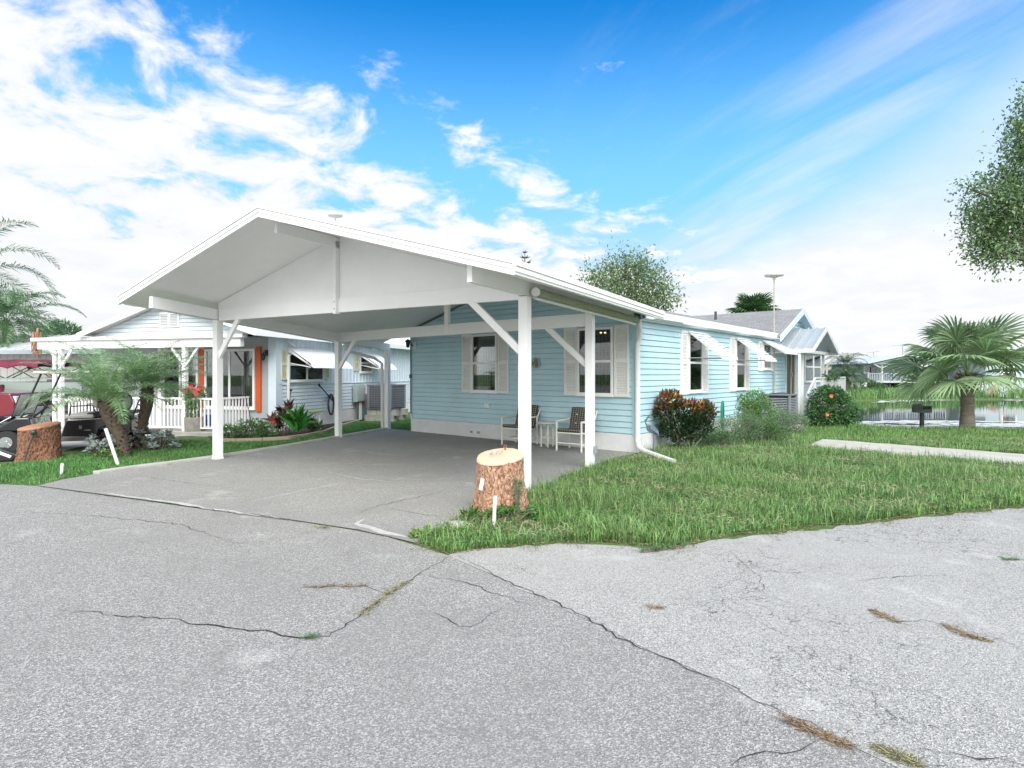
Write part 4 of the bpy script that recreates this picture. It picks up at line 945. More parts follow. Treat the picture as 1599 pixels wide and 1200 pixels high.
# chairs and side table
PLAID = None
def plaid():
    m = bpy.data.materials.new('dark_plaid_fabric'); m.use_nodes = True; nt = m.node_tree; L = nt.links; b = nt.nodes['Principled BSDF']; b.inputs['Roughness'].default_value = .95
    tc = nt.nodes.new('ShaderNodeTexCoord'); sp = nt.nodes.new('ShaderNodeSeparateXYZ'); L.new(tc.outputs['Object'], sp.inputs[0])
    yz = mth(nt, 'ADD', mth(nt, 'MULTIPLY', sp.outputs[1], 1.), sp.outputs[2])
    def line(s, p, w): return mth(nt, 'LESS_THAN', mth(nt, 'ABSOLUTE', mth(nt, 'SUBTRACT', mth(nt, 'FRACT', mth(nt, 'MULTIPLY', s, p)), .5)), w)
    c = mixc(nt, mth(nt, 'MAXIMUM', line(sp.outputs[0], 18, .08), line(yz, 18, .08)), (.022, .023, .03), (.34, .31, .25))
    L.new(c, b.inputs['Base Color']); return m
PLAID = plaid(); PVC = mat('cream_pvc_pipe', (.74, .74, .66), .4, var=.02)
def chair(label, loc, rz):
    t = thing('patio_chair', label, 'chair', loc, rz, 'plaid cushioned patio chairs under the carport'); w, d = .29, .27; r_ = .021
    for sx in (-1, 1):
        mb = MB(); mb.tube([(sx*w, -d, 0), (sx*w, -d, .60)], r_, 10); mb.build('leg', PVC, t, smooth=True)
        mb = MB(); mb.tube([(sx*w, d, 0), (sx*w, d, .58), (sx*w, d+.10, .72), (sx*w, d+.14, .80)], r_, 10); mb.build('leg', PVC, t, smooth=True)
        mb = MB(); mb.tube([(sx*w, -d-.01, .60), (sx*w, d+.02, .62)], r_*1.05, 10); mb.build('armrest', PVC, t, smooth=True)
        mb = MB(); mb.tube([(sx*w, -d, .38), (sx*w, d, .33)], r_*.85, 8); mb.tube([(sx*w, -d, .14), (sx*w, d, .14)], r_*.7, 8); mb.build('side_rail', PVC, t, smooth=True)
    mb = MB(); mb.tube([(-w, -d, .37), (w, -d, .37)], r_*.9, 10); mb.tube([(-w, d, .33), (w, d, .33)], r_*.9, 10); mb.tube([(-w, d+.13, .78), (w, d+.13, .78)], r_, 10); mb.tube([(-w, -d, .16), (w, -d, .16)], r_*.7, 10); mb.build('cross_rail', PVC, t, smooth=True)
    mb = MB(); mb.prism([(-w+.03, -d-.02, .39), (-w+.03, d-.06, .36), (-w+.03, d-.02, .42), (-w+.03, -d-.03, .46)], (2*w-.06, 0, 0)); mb.build('seat_cushion', PLAID, t, bevel=.018)
    mb = MB(); mb.prism([(-w+.03, d-.10, .40), (-w+.03, d-.02, .38), (-w+.03, d+.12, .86), (-w+.03, d+.04, .88)], (2*w-.06, 0, 0)); b_ = mb.build('back_cushion', PLAID, t, bevel=.018)
    mb = MB()
    for x in (-.1, .1):
        for f in (.3, .68): mb.sphere((x, d-.112+f*.145, .40+f*.48), .012, 8, 6)
    mb.build('tuft_button', WHITE, b_)
def CPWv(px, py): return (*G(px, py), .012)
chair('plaid cushioned patio chair left of the side table against the blue wall', tuple(HSW(-2.68, -.44, .013)), HR+R(4))
chair('plaid cushioned patio chair right of the side table against the blue wall', tuple(HSW(-1.16, -.46, .013)), HR+R(5))
t = thing('side_table', 'small round cream side table between the two plaid chairs', 'side table', tuple(HSW(-1.95, -.38, .013)), HR)
mb = MB(); mb.lathe([(.22, .50), (.235, .51), (.235, .535), (.22, .545)], n=32); mb.build('tabletop', mat('cream_table_top', (.62, .58, .48), .5, var=.06), t, smooth=True)
for k in range(4):
    a = R(45+90*k); mb = MB(); mb.tube([(.13*math.cos(a), .13*math.sin(a), 0), (.13*math.cos(a), .13*math.sin(a), .50)], .018, 10); mb.build('leg', PVC, t, smooth=True)
mb = MB(); q = .092
for a, b in (((-q, -q), (q, -q)), ((q, -q), (q, q)), ((q, q), (-q, q)), ((-q, q), (-q, -q))): mb.tube([(*a, .2), (*b, .2)], .012, 8)
mb.build('stretcher', PVC, t)
# second air conditioner, antenna mast, hose reel, utility box on the house side
ac_unit('air_conditioner', 'grey louvred air conditioner among shrubs beside the blue side wall', HSW(.70, 7.35), HR, .70, .72, .84, .16)
p = HSW(.70, 7.35); mb = MB(); mb.box((0, 0, .06), (1.0, 1.0, .12)); o = mb.build('condenser_pad', CONC, bevel=.01); o.location = p; o.rotation_euler.z = HR; tag(o, 'square concrete pad under the grey louvred air conditioner', 'pad')
def dish(label, base, z0, z1, r_):
    t = thing('antenna_mast', label, 'antenna', base, 0)
    mb = MB(); mb.tube([(0, 0, z0), (0, 0, z0+(z1-z0)*.55)], .025, 8); mb.tube([(0, 0, z0+(z1-z0)*.5), (0, 0, z1-.1)], .019, 8); mb.build('mast', mat('weathered_pole', (.42, .40, .35), .6, var=.25, vscale=5), t)
    mb = MB(); mb.lathe([(.03, -.14), (.05, -.08), (r_*.55, -.045), (r_*.95, -.02), (r_, .02), (r_*.92, .06), (r_*.6, .085), (.01, .09)], (0, 0, z1), 28); mb.build('disc_antenna', mat('off_white_dome', (.62, .62, .58), .5, var=.08), t, smooth=True)
p = HSW(.06, 8.95); dish('white disc antenna on a tall pole beside the blue house', (p[0], p[1], 0), .3, 4.72, .29)
p = D(524, 345, 24); dish('small disc antenna on a pole rising behind the carport ridge', (p[0], p[1], 0), .0, CAMH+(HY-337)/F*24, .30)
t = thing('utility_box', 'pale blue-grey utility cabinet on the side wall behind the croton bush', 'utility box', HSW(.14, 3.25), HR)
mb = MB(); mb.box((0, 0, .62), (.2, .50, .62)); mb.build('cabinet', mat('pale_blue_grey_box', (.42, .52, .58), .5, var=.05), t, bevel=.01); mb = MB(); mb.box((.105, 0, .64), (.014, .44, .54)); mb.build('door', mat('pale_blue_grey_box', (.4, .5, .5)), t, bevel=.005)
t = thing('green_hose', 'bright green garden hose looped on a hook by the shrubs', 'hose', HSW(.50, 3.35), HR)
mb = MB(); pts = []
for i in range(6*14): a = 2*math.pi*i/14; pts.append((.02*math.sin(i*.7), .055*math.cos(a)*(1+.15*math.sin(i)), .58+.36*math.sin(a)*(1+.06*math.sin(i*.3))))
mb.tube(pts, .011, 6); mb.build('coil', mat('green_rubber', (.02, .28, .15), .4), t, smooth=True)
mb = MB(); mb.tube([(0, 0, 0), (0, 0, .95)], .02, 8); mb.build('post', mat('green_black', (.03, .06, .05)), t)
# charcoal grill on a post
t = thing('park_grill', 'black box grill on a single post near the pond edge', 'grill', (*G(1440, 669), 0), R(20))
mb = MB(); mb.tube([(0, 0, 0), (0, 0, .48)], .06, 12); mb.build('post', BLACK, t)
mb = MB(); mb.b2((-.2, -.16, .46), (.2, .16, .49)); mb.b2((-.2, -.16, .49), (-.18, .16, .66)); mb.b2((.18, -.16, .49), (.2, .16, .66)); mb.b2((-.18, .14, .49), (.18, .16, .70)); mb.b2((-.18, -.16, .49), (.18, -.145, .56)); mb.build('fire_box', mat('burnt_steel', (.045, .055, .055), .6, var=.4, vscale=8), t)
mb = MB()
for k in range(9): mb.tube([(-.17, -.13+k*.032, .64), (.17, -.13+k*.032, .64)], .005, 5)
mb.tube([(.2, -.1, .62), (.23, -.1, .62)], .012, 6); mb.build('grate', CHROME, t)
# ================================================================ VEGETATION
def leaf_arrays(P, Dr, ln, wd, rng, curl=.25, up=None):
    """one folded, pointed leaf (2 quads -> 4 tris as 2 quads) per point: base, left, tip, right + mid"""
    n = len(P); ln = np.broadcast_to(np.asarray(ln, float), (n,))[:, None]; wd = np.broadcast_to(np.asarray(wd, float), (n,))[:, None]
    Dr = Dr/np.maximum(np.linalg.norm(Dr, axis=1, keepdims=True), 1e-6)
    U = rng.normal(size=(n, 3))*.45+np.array([0, 0, 1.]) if up is None else up
    Sd = np.cross(Dr, U); Sd /= np.maximum(np.linalg.norm(Sd, axis=1, keepdims=True), 1e-6); N = np.cross(Sd, Dr)
    base = P; mid = P+Dr*ln*.5+N*ln*curl*.25; tip = P+Dr*ln-N*ln*curl*.3; l = P+Dr*ln*.45+Sd*wd*.5+N*wd*.12; r = P+Dr*ln*.45-Sd*wd*.5+N*wd*.12
    V = np.stack([base, l, tip, r, mid], 1).reshape(-1, 3); i = np.arange(n)*5
    Fq = np.concatenate([np.stack([i, i+3, i+2, i+4], 1), np.stack([i, i+4, i+2, i+1], 1)])
    return V, Fq
def leaf_mesh(name, P, Dr, ln, wd, m, parent, rng, curl=.25, up=None):
    V, Fq = leaf_arrays(np.asarray(P, float), np.asarray(Dr, float), ln, wd, rng, curl, up); return npmesh(name, V, Fq, m, parent)
def clump_pts(clumps, n, rng, shell=.55):
    """clumps: (cx,cy,cz,rx,ry,rz); points fill the outer part of each; direction outward"""
    C = np.array(clumps, float); w = (C[:, 3]*C[:, 4]*C[:, 5])**(2/3); k = rng.choice(len(C), n, p=w/w.sum()); C = C[k]
    d = rng.normal(size=(n, 3)); d /= np.linalg.norm(d, axis=1, keepdims=True); q = (shell+(1-shell)*rng.random(n)**.7)[:, None]
    q = q*(1+.10*np.sin(d[:, :1]*7+C[:, :1]*3)+.08*np.sin(d[:, 1:2]*9+C[:, 2:3]*5))
    P = C[:, :3]+d*q*C[:, 3:]; return P, d
LEAF = lambda nm, c, isl=.35, tr=.25, sp=.35, rg=.5: mat(nm, c, rg, sp, isl=isl, trans=tr)
WOOD = mat('grey_brown_wood', (.16, .13, .10), .9, var=.25, vscale=8, bump=.6, bscale=30)
def bush(name, label, loc, clumps, n, ln, wd, m, seed, stems=14, cat='bush', shell=.5, updir=.4, group=None, sm=WOOD, h0=.0):
    rng = np.random.default_rng(seed); t = thing(name, label, cat, loc, 0, group); P, d = clump_pts(clumps, n, rng, shell)
    P[:, 2] = np.maximum(P[:, 2], .02); d = d+np.array([0, 0, updir])+rng.normal(size=d.shape)*.35
    leaf_mesh('foliage', P, d, ln*(.7+.6*rng.random(n)), wd*(.7+.6*rng.random(n)), m, t, rng)
    mb = MB(); rr = random.Random(seed)
    for i in range(stems):
        c = clumps[i % len(clumps)]; q = (c[0]+rr.uniform(-.6, .6)*c[3], c[1]+rr.uniform(-.6, .6)*c[4], c[2]+rr.uniform(-.1, .6)*c[5])
        b_ = (q[0]*.25+rr.uniform(-.05, .05), q[1]*.25+rr.uniform(-.05, .05), -.03); md = ((q[0]+b_[0])/2+rr.uniform(-.05, .05), (q[1]+b_[1])/2, q[2]*.5)
        mb.tube([b_, md, q], [.014, .010, .005], 5)
    mb.build('stems', sm, t); return t
# croton beside the downspout
cx_, cy_ = G(1068, 704); rng = np.random.default_rng(5)
t = thing('croton_bush', 'tall croton bush with dark green leaves turning red and orange on top', 'bush', (cx_, cy_, 0), 0)
cl = [(-.28, 0, 1.02, .26, .3, .22), (-.42, .0, .80, .2, .25, .2), (.1, 0, .78, .42, .35, .26), (.42, 0, .78, .22, .3, .24), (-.1, 0, .5, .42, .35, .25), (.3, 0, .48, .32, .3, .2), (0, 0, .24, .26, .24, .2), (-.36, 0, .42, .14, .2, .14)]
P, d = clump_pts(cl, 5200, rng, .45); P[:, 2] = np.maximum(P[:, 2], .03); hi = (P[:, 2]+rng.normal(size=len(P))*.12) > .90-.08*(P[:, 0] > .1)
d = d+np.array([0, 0, .9])+rng.normal(size=d.shape)*.35
dk = ~hi; mix_ = rng.random(len(P)); red = hi & (mix_ < .45); yel = hi & (mix_ >= .45) & (mix_ < .56); grn = ~(red | yel)
leaf_mesh('foliage', P[grn], d[grn], .095, .036, LEAF('croton_green', (.035, .075, .03), .5, .15, .6, .3), t, rng); leaf_mesh('red_foliage', P[red], d[red], .095, .036, LEAF('croton_red', (.34, .075, .04), .45, .2, .5, .35), t, rng, .3); leaf_mesh('yellow_foliage', P[yel], d[yel], .095, .036, LEAF('croton_yellow', (.42, .30, .05), .35, .2, .5, .35), t, rng, .3)
mb = MB(); rr = random.Random(2)
for i in range(34):
    c = cl[rr.randrange(len(cl)-2)]; q = (c[0]+rr.uniform(-.7, .7)*c[3], rr.uniform(-.2, .2), c[2]+rr.uniform(-.2, .5)*c[5]); b_ = (rr.uniform(-.16, .16), rr.uniform(-.1, .1), -.02)
    mb.tube([b_, ((q[0]*.6+b_[0]*.4), (q[1]+b_[1])/2, q[2]*.5), q], [.013, .010, .006], 5)
mb.build('stems', mat('pale_grey_bark', (.30, .27, .23), .9, var=.2), t)
# shrubs along the side wall
SG = LEAF('shrub_green', (.16, .30, .10), .35, .3); SG2 = LEAF('dark_shrub_green', (.11, .20, .085), .35, .25); SY = LEAF('bright_shrub_green', (.17, .31, .08), .3, .3); FERN = LEAF('feathery_green', (.19, .29, .16), .35, .3)
hx = HSW(1.05, 3.7); bush('shrub', 'short bright green shrub poking up behind the green hose', (hx[0], hx[1], 0), [(0, 0, .75, .17, .2, .24), (.05, 0, .45, .25, .25, .3)], 1500, .05, .028, SY, 21)
g = G(1148, 694); bush('fern_bush', 'wispy feathery grey-green bush between the hose and the round shrub', (g[0], g[1], 0), [(-.15, 0, .30, .42, .35, .36), (.3, .05, .36, .35, .35, .42), (-.5, 0, .14, .25, .25, .2)], 7500, .055, .010, FERN, 22, shell=.3)
g = G(1183, 688); bush('shrub', 'rounded bright green shrub in front of the grey air conditioner', (g[0], g[1], 0), [(-.05, .1, .92, .40, .35, .28), (.0, .0, .62, .5, .4, .4), (.1, 0, .25, .45, .38, .28)], 6500, .045, .026, SG, 23)
g = G(1182, 690); bush('shrub', 'low dark twiggy shrub at the foot of the rounded shrub', (g[0], g[1]-.25, 0), [(0, 0, .25, .35, .3, .3), (.35, 0, .22, .35, .3, .26)], 3600, .04, .018, SG2, 24, shell=.35)
g = G(1226, 680); bush('fern_bush', 'wispy bush growing right of the air conditioner by the porch post', (g[0], g[1], 0), [(-.1, 0, .35, .35, .35, .38), (.35, .1, .3, .3, .35, .3)], 6000, .05, .010, FERN, 25, shell=.3)
g = G(1098, 702); bush('ground_shrub', 'low dark green ground plants beside the croton bush', (g[0]+.1, g[1]+.2, 0), [(0, 0, .12, .3, .3, .2), (.4, .1, .16, .35, .3, .22)], 2600, .05, .022, SG2, 26, shell=.3)
# hibiscus
g = G(1307, 668); t = bush('hibiscus_bush', 'large rounded dark green hibiscus bush with a few coral flowers by the pond', (g[0], g[1]+.3, 0), [(0, 0, .62, .62, .6, .55), (-.25, 0, .78, .38, .4, .42), (.35, .1, .5, .42, .4, .40), (.0, 0, .28, .72, .5, .28), (.62, .1, .22, .28, .3, .2), (.05, -.1, .98, .28, .3, .22), (-.5, 0, .5, .22, .3, .3), (.3, 0, .9, .2, .2, .2), (.62, 0, .5, .18, .2, .16), (-.15, 0, 1.08, .16, .2, .16)], 7500, .075, .05, LEAF('hibiscus_green', (.10, .22, .08), .45, .25, .5, .4), 27, shell=.6, updir=.1)
def flower(parent, c, r_, m, seed=0, nm='flower'):
    rng = np.random.default_rng(seed); a = np.arange(6)*2*np.pi/6+rng.random(); Dr = np.stack([np.cos(a), -.6+0*a, np.sin(a)], 1); leaf_mesh(nm, np.tile(np.array(c, float), (6, 1)), Dr, r_, r_*1.1, m, parent, rng, .3, up=np.tile([0., -1, .2], (6, 1)))
CORAL = mat('coral_petal', (.75, .13, .07), .5, isl=.2, trans=.2); PINKF = mat('hot_pink_petal', (.70, .03, .12), .5, isl=.2, trans=.2)
sc = (g[1]+.3)/F
for px, py in ((1291, 619), (1285, 647)): flower(t, ((px-1307)*sc+.0, -.55, (668-py)*sc), .07, CORAL, px)
# ---- palms
def frond_pinnate(V, Fc, base, az, el0, length, droop, nl, ll, lw, rng, vee=.5, twist=0.):
    """curved rachis with two rows of narrow leaflets; appended to V/Fc"""
    n = 22; pts = []; p = np.array(base, float); el = el0; st_ = length/n; h = np.array([math.cos(az), math.sin(az), 0])
    for i in range(n+1):
        pts.append(p.copy()); p = p+(h*math.cos(el)+np.array([0, 0, math.sin(el)]))*st_; el -= droop/n*(.5+1.2*i/n)
    pts = np.array(pts); T = np.gradient(pts, axis=0); T /= np.linalg.norm(T, axis=1, keepdims=True); side = np.array([-math.sin(az), math.cos(az), 0]); side = side/np.linalg.norm(side)
    # rachis
    for s_ in range(n):
        w0, w1 = .018*(1-s_/n)+.003, .018*(1-(s_+1)/n)+.003; b0 = len(V); V += [pts[s_]-side*w0, pts[s_]+side*w0, pts[s_+1]+side*w1, pts[s_+1]-side*w1]; Fc.append((b0, b0+1, b0+2, b0+3))
    for i in range(nl):
        t = .12+.88*(i+.5)/nl; j = t*n; a = int(min(j, n-1)); q = pts[a]+(pts[a+1]-pts[a])*(j-a); tt = T[a]; up = np.cross(side, tt); up = up*np.sign(up[2] if abs(up[2]) > 1e-6 else 1)
        L_ = ll*(math.sin(math.pi*min(1, .15+t*.85))**.6)*(.8+.4*rng.random())
        for s_ in (-1, 1):
            dr = side*s_*(.9+.2*rng.random())+tt*(.55+.4*t)+up*(vee*(1-.3*t)+rng.normal()*.18); dr /= np.linalg.norm(dr); k1 = q+dr*L_*.5; k2 = q+dr*L_+np.array([0, 0, -1])*L_*.28
            wv = tt*lw*.5; b0 = len(V); V += [q, k1-wv, k2, k1+wv]; Fc.append((b0, b0+1, b0+2, b0+3))
def pinnate_palm(name, label, loc, base_z, trunk_pts, trunk_r, nfr, length, ll, lw, m, seed, el=(1.2, -.3), droop=1.3, nl=34, tm=None, cat='palm tree', boots=True, group=None, azs=None):
    rng = np.random.default_rng(seed); t = thing(name, label, cat, loc, 0, group); V, Fc = [], []; top = trunk_pts[-1]
    for i in range(nfr):
        az = i*2.39996+rng.normal()*.15 if azs is None else azs[i]; f = i/(nfr-1); e = el[0]+(el[1]-el[0])*f+rng.normal()*.08
        frond_pinnate(V, Fc, (top[0]+.04*math.cos(az), top[1]+.04*math.sin(az), top[2]), az, e, length*(.75+.35*math.sin(math.pi*min(1, .25+f*.7)))*(.9+.2*rng.random()), droop*(.8+.4*rng.random()), nl, ll, lw, rng)
    npmesh('fronds', np.array(V), np.array(Fc), m, t)
    mb = MB(); mb.tube(trunk_pts, trunk_r, 14); tr = mb.build('trunk', tm or WOOD, t, smooth=True)
    if boots:
        mb = MB(); n = 110
        for i in range(n):
            u = i/n; k = u*(len(trunk_pts)-1); a = min(int(k), len(trunk_pts)-2); p = Vector(trunk_pts[a]).lerp(Vector(trunk_pts[a+1]), k-a); r_ = trunk_r[a]+(trunk_r[a+1]-trunk_r[a])*(k-a); an = i*2.4
            d = Vector((math.cos(an), math.sin(an), .75)).normalized(); mb.tube([p+d*r_*.6, p+d*(r_+.05+.03*math.sin(i*3.1))], [.024, .010], 5)
        mb.build('leaf_bases', mat('dark_brown_boot', (.085, .06, .045), .95, var=.4, vscale=30), tr)
    return t
PALM = LEAF('pygmy_palm_green', (.25, .39, .19), .35, .3, .5, .4); PB = mat('palm_trunk_brown', (.10, .075, .055), .95, var=.4, vscale=25, bump=.8, bscale=40)
g = G(188, 712); gx, gy_ = g[0], g[1]
pinnate_palm('pygmy_palm', 'pygmy date palm with a leaning dark trunk standing over the golf cart seat', (gx, gy_, 0), 0, [(.1, 0, 0), (.02, .02, .35), (-.22, 0, .78), (-.30, 0, 1.04)], [.10, .11, .13, .13], 42, 1.45, .27, .016, PALM, 31, el=(1.4, .18), droop=1.15, nl=52, tm=PB)
g = G(222, 703); pinnate_palm('pygmy_palm', 'taller pygmy date palm with two-tone trunk in front of the porch railing', (g[0], g[1], 0), 0, [(-.12, 0, 0), (.0, 0, .45), (.1, .0, .95), (.12, .0, 1.28)], [.08, .085, .12, .12], 42, 1.35, .26, .016, PALM, 32, el=(1.4, .05), droop=1.2, nl=52, tm=PB)
# queen palms at far left: crowns above the shed house
QP = LEAF('queen_palm_green', (.12, .22, .10), .35, .3, .4, .5)
g = D(-60, 420, 20); pinnate_palm('queen_palm', 'tall queen palm with drooping fronds at the left edge above the metal roof', (g[0], g[1], 0), 0, [(0, 0, 0), (.05, 0, 2.2), (0, 0, 3.9), (0, 0, 4.9)], [.2, .16, .14, .13], 20, 3.1, .8, .038, QP, 33, el=(1.3, -.5), droop=1.7, nl=60, tm=PB, boots=False)
g = D(10, 500, 26); pinnate_palm('queen_palm', 'shorter bushy queen palm behind the metal roof with a hanging brown frond', (g[0], g[1], 0), 0, [(0, 0, 0), (0, 0, 2.0), (0, 0, 4.0)], [.2, .17, .15], 32, 2.7, .65, .042, QP, 34, el=(1.2, -.6), droop=1.8, nl=70, tm=PB, boots=False)
g = D(96, 530, 40); bush('distant_tree', 'small bushy green treetop rising over the white metal roof', (g[0], g[1], 0), [(0, 0, 4.3, 1.3, 1.2, .75), (-.6, 0, 3.6, 1.2, 1.2, 1), (.5, 0, 3.3, 1.2, 1.2, 1.)], 2600, .38, .12, QP, 35, stems=8, cat='tree')
mb = MB(); rr = random.Random(3); p = D(58, 525, 18)
for k in range(60):
    a = rr.uniform(0, 6.28); r_ = rr.uniform(0, .12); x0_, y0_ = p[0]+r_*math.cos(a), p[1]+r_*math.sin(a); mb.tube([(x0_, y0_, 2.80+rr.uniform(-.05, .1)), (x0_+rr.uniform(-.05, .05), y0_, 2.5), (p[0]+rr.uniform(-.16, .1), y0_, 2.15+rr.uniform(-.1, .2))], [.012, .012, .006], 4)
mb.tube([(p[0]-.05, p[1]+.1, 3.0), (p[0], p[1], 2.8)], .03, 6)
tag(mb.build('dead_frond', mat('dead_frond_brown', (.40, .22, .13), .9, isl=.3)), 'dry brown hanging palm frond beside the carport roof end', 'dead frond')
# fan palms
def fan_frond(V, Fc, base, az, el, plen, R_, rng, droop=.5, nseg=34, tilt=0., spread=2.55):
    h = np.array([math.cos(az), math.sin(az), 0.]); side = np.array([-math.sin(az), math.cos(az), 0.]); p = np.array(base, float); e = el; pts = [p]
    for i in range(8): p = p+(h*math.cos(e)+np.array([0, 0, math.sin(e)]))*plen/8; e -= .035; pts.append(p)
    for i in range(8):
        w = .016; b0 = len(V); V += [pts[i]-side*w, pts[i]+side*w, pts[i+1]+side*w*.7, pts[i+1]-side*w*.7]; Fc.append((b0, b0+1, b0+2, b0+3))
    d = h*math.cos(e-.12)+np.array([0, 0, math.sin(e-.12)]); up = np.cross(side, d); up = up/np.linalg.norm(up)*np.sign(up[2]+1e-9); o = pts[-1]; rl = rng.normal()*.35; side, up = side*math.cos(rl)+up*math.sin(rl), up*math.cos(rl)-side*math.sin(rl)
    for k in range(nseg):
        a = -spread+2*spread*k/(nseg-1); L_ = R_*(.62+.38*math.cos(a*.5))*(.93+.12*rng.random())
        def P(r_, da, dz): 
            aa = a+da; v = d*math.cos(aa)+side*math.sin(aa); q = o+v*r_+up*dz; q = q+np.array([0, 0, -1])*droop*L_*max(0, r_/L_-.45)**1.7*1.9; q[2] += -abs(math.sin(aa))*r_*.05; return q
        dA = spread/(nseg-1); fold = .016 if k % 2 else -.016
        r1, r2 = L_*.46, L_*.75; b0 = len(V)
        V += [o, P(r1, -dA*.98, -fold), P(r1, 0, fold+.01), P(r1, dA*.98, -fold), P(r2, -dA*.45, -fold*.5), P(r2, 0, fold), P(r2, dA*.45, -fold*.5), P(L_, 0, 0)]
        Fc += [(b0, b0+1, b0+2, b0+2), (b0, b0+2, b0+3, b0+3), (b0+1, b0+4, b0+5, b0+2), (b0+2, b0+5, b0+6, b0+3), (b0+4, b0+7, b0+5, b0+5), (b0+5, b0+7, b0+6, b0+6)]
def fan_palm(name, label, loc, H_, tr, specs, m, seed, trunk_m, plen, R_, droop=.5, nseg=34, skirt=True, lean=0.):
    rng = np.random.default_rng(seed); t = thing(name, label, 'palm tree', loc); V, Fc = [], []
    for (az, el, k) in specs: fan_frond(V, Fc, (lean, 0, H_), az, el, plen*k*(.85+.3*rng.random()), R_*(.85+.25*rng.random()), rng, droop*(.7+.6*rng.random()), nseg)
    # triangles as degenerate-free: split quads with repeats into tris
    tri = [f[:3] for f in Fc if f[2] == f[3]]; quad = [f for f in Fc if f[2] != f[3]]; me = bpy.data.meshes.new('fronds'); me.from_pydata([tuple(v) for v in V], [], tri+quad); me.materials.append(m); me.update()
    o = bpy.data.objects.new('fronds', me); COL.objects.link(o); o.parent = t
    mb = MB(); n = 26
    mb.tube([(lean*(i/n), 0, H_*i/n) for i in range(n+1)], [tr*(1.18-.2*min(1, i/n*3) + (.035 if i % 2 else 0)) for i in range(n+1)], 18); trk = mb.build('trunk', trunk_m, t, smooth=True)
    if skirt:
        mb = MB(); rr = random.Random(seed)
        for i in range(120):
            a = rr.uniform(0, 6.28); z = H_-rr.uniform(-.08, .38); e = rr.uniform(.2, 1.1); l = rr.uniform(.10, .26); b_ = Vector((lean+math.cos(a)*tr*.7, math.sin(a)*tr*.7, z)); dd = Vector((math.cos(a)*math.cos(e), math.sin(a)*math.cos(e), math.sin(e))); mb.tube([b_, b_+dd*l], [.028, .012], 5)
        mb.build('leaf_bases', mat('reddish_boot', (.16, .085, .055), .95, var=.4, vscale=20), trk)
    return t
FP = LEAF('fan_palm_green', (.30, .43, .23), .3, .3, .5, .4); FT = mat('grey_ringed_trunk', (.21, .18, .15), .95, var=.3, vscale=3, bump=.8, bscale=18, stretch=(1, 1, 6))
rs = random.Random(41); specs = []
for i in range(34):
    f = i/33; az = i*2.39996; el = 1.5-1.55*f**1.25+rs.uniform(-.12, .12); specs.append((az, el, .85+.35*f*(1-f)*2))
g = G(1511, 669); fan_palm('fan_palm', 'broad fan palm with thick grey trunk standing at the pond edge', (g[0], g[1], 0), 1.45, .17, specs, FP, 41, FT, 1.2, 1.0, .30)
g = D(1176, 500, 33); specs = [(i*2.4, 1.5-1.5*i/29, 1) for i in range(30)]
fan_palm('cabbage_palm', 'round-headed cabbage palm showing above the ridge of the blue house', (g[0], g[1], 0), 4.75, .2, specs, LEAF('cabbage_green', (.06, .135, .045), .35, .3), 42, FT, .85, .9, .35, nseg=26)
# Norfolk pine tip
g = D(820, 450, 30); t = thing('norfolk_pine', 'slender norfolk pine tip showing just above the carport fascia', 'tree', (g[0], g[1], 0)); topz = CAMH+(HY-391)/F*30
NP = LEAF('pine_green', (.03, .075, .05), .25, .1); mb = MB(); mb.tube([(0, 0, 0), (0, 0, topz-1), (0, 0, topz)], [.12, .05, .008], 8); mb.build('trunk', WOOD, t)
mb = MB()
for j in range(22):
    z = topz-.12-j*.28; L_ = .14+j*.13
    for k in range(5):
        a = k*2*math.pi/5+j*.3; dd = Vector((math.cos(a), math.sin(a), 0)); pts = [Vector((0, 0, z))+dd*L_*q+Vector((0, 0, .32*L_*q*q)) for q in (0, .35, .7, 1)]; mb.tube(pts, [.03, .032, .028, .012], 5)
mb.build('branches', NP, t)
# ---- broadleaf trees
def tree(name, label, loc, trunk, tr, clumps, n, ln, wd, m, seed, shell=.35, cat='tree', bark_=WOOD, twigs=3):
    rng = np.random.default_rng(seed); rr = random.Random(seed); t = thing(name, label, cat, loc); mb = MB(); mb.tube(trunk, tr, 10); top = Vector(trunk[-1])
    for c in clumps:
        c0 = Vector(c[:3]); md = top.lerp(c0, .5)+Vector((rr.uniform(-.3, .3), rr.uniform(-.3, .3), -.1)); mb.tube([top, md, c0], [tr[-1]*.6, tr[-1]*.35, .02], 6)
        for k in range(twigs):
            q = c0+Vector((rr.uniform(-1, 1)*c[3], rr.uniform(-1, 1)*c[4], rr.uniform(-.4, 1)*c[5]))*.8; mb.tube([md.lerp(c0, .6), q], [.03, .008], 5)
    mb.build('trunk', bark_, t); 
    # leaves gathered in sprays
    ns = n//14; P0, d0 = clump_pts(clumps, ns, rng, shell); P = np.repeat(P0, 14, 0)+rng.normal(size=(ns*14, 3))*ln*1.6; d = np.repeat(d0, 14, 0)+rng.normal(size=(ns*14, 3))*.8
    leaf_mesh('crown', P, d, ln*(.7+.6*rng.random(len(P))), wd*(.7+.6*rng.random(len(P))), m, t, rng); return t
g = D(983, 480, 38); s = 38/F
def C2(px, py, r_, dy=0, rz=.8): return ((px-983)*s, dy, CAMH+(HY-py)*s, r_, r_, r_*rz)
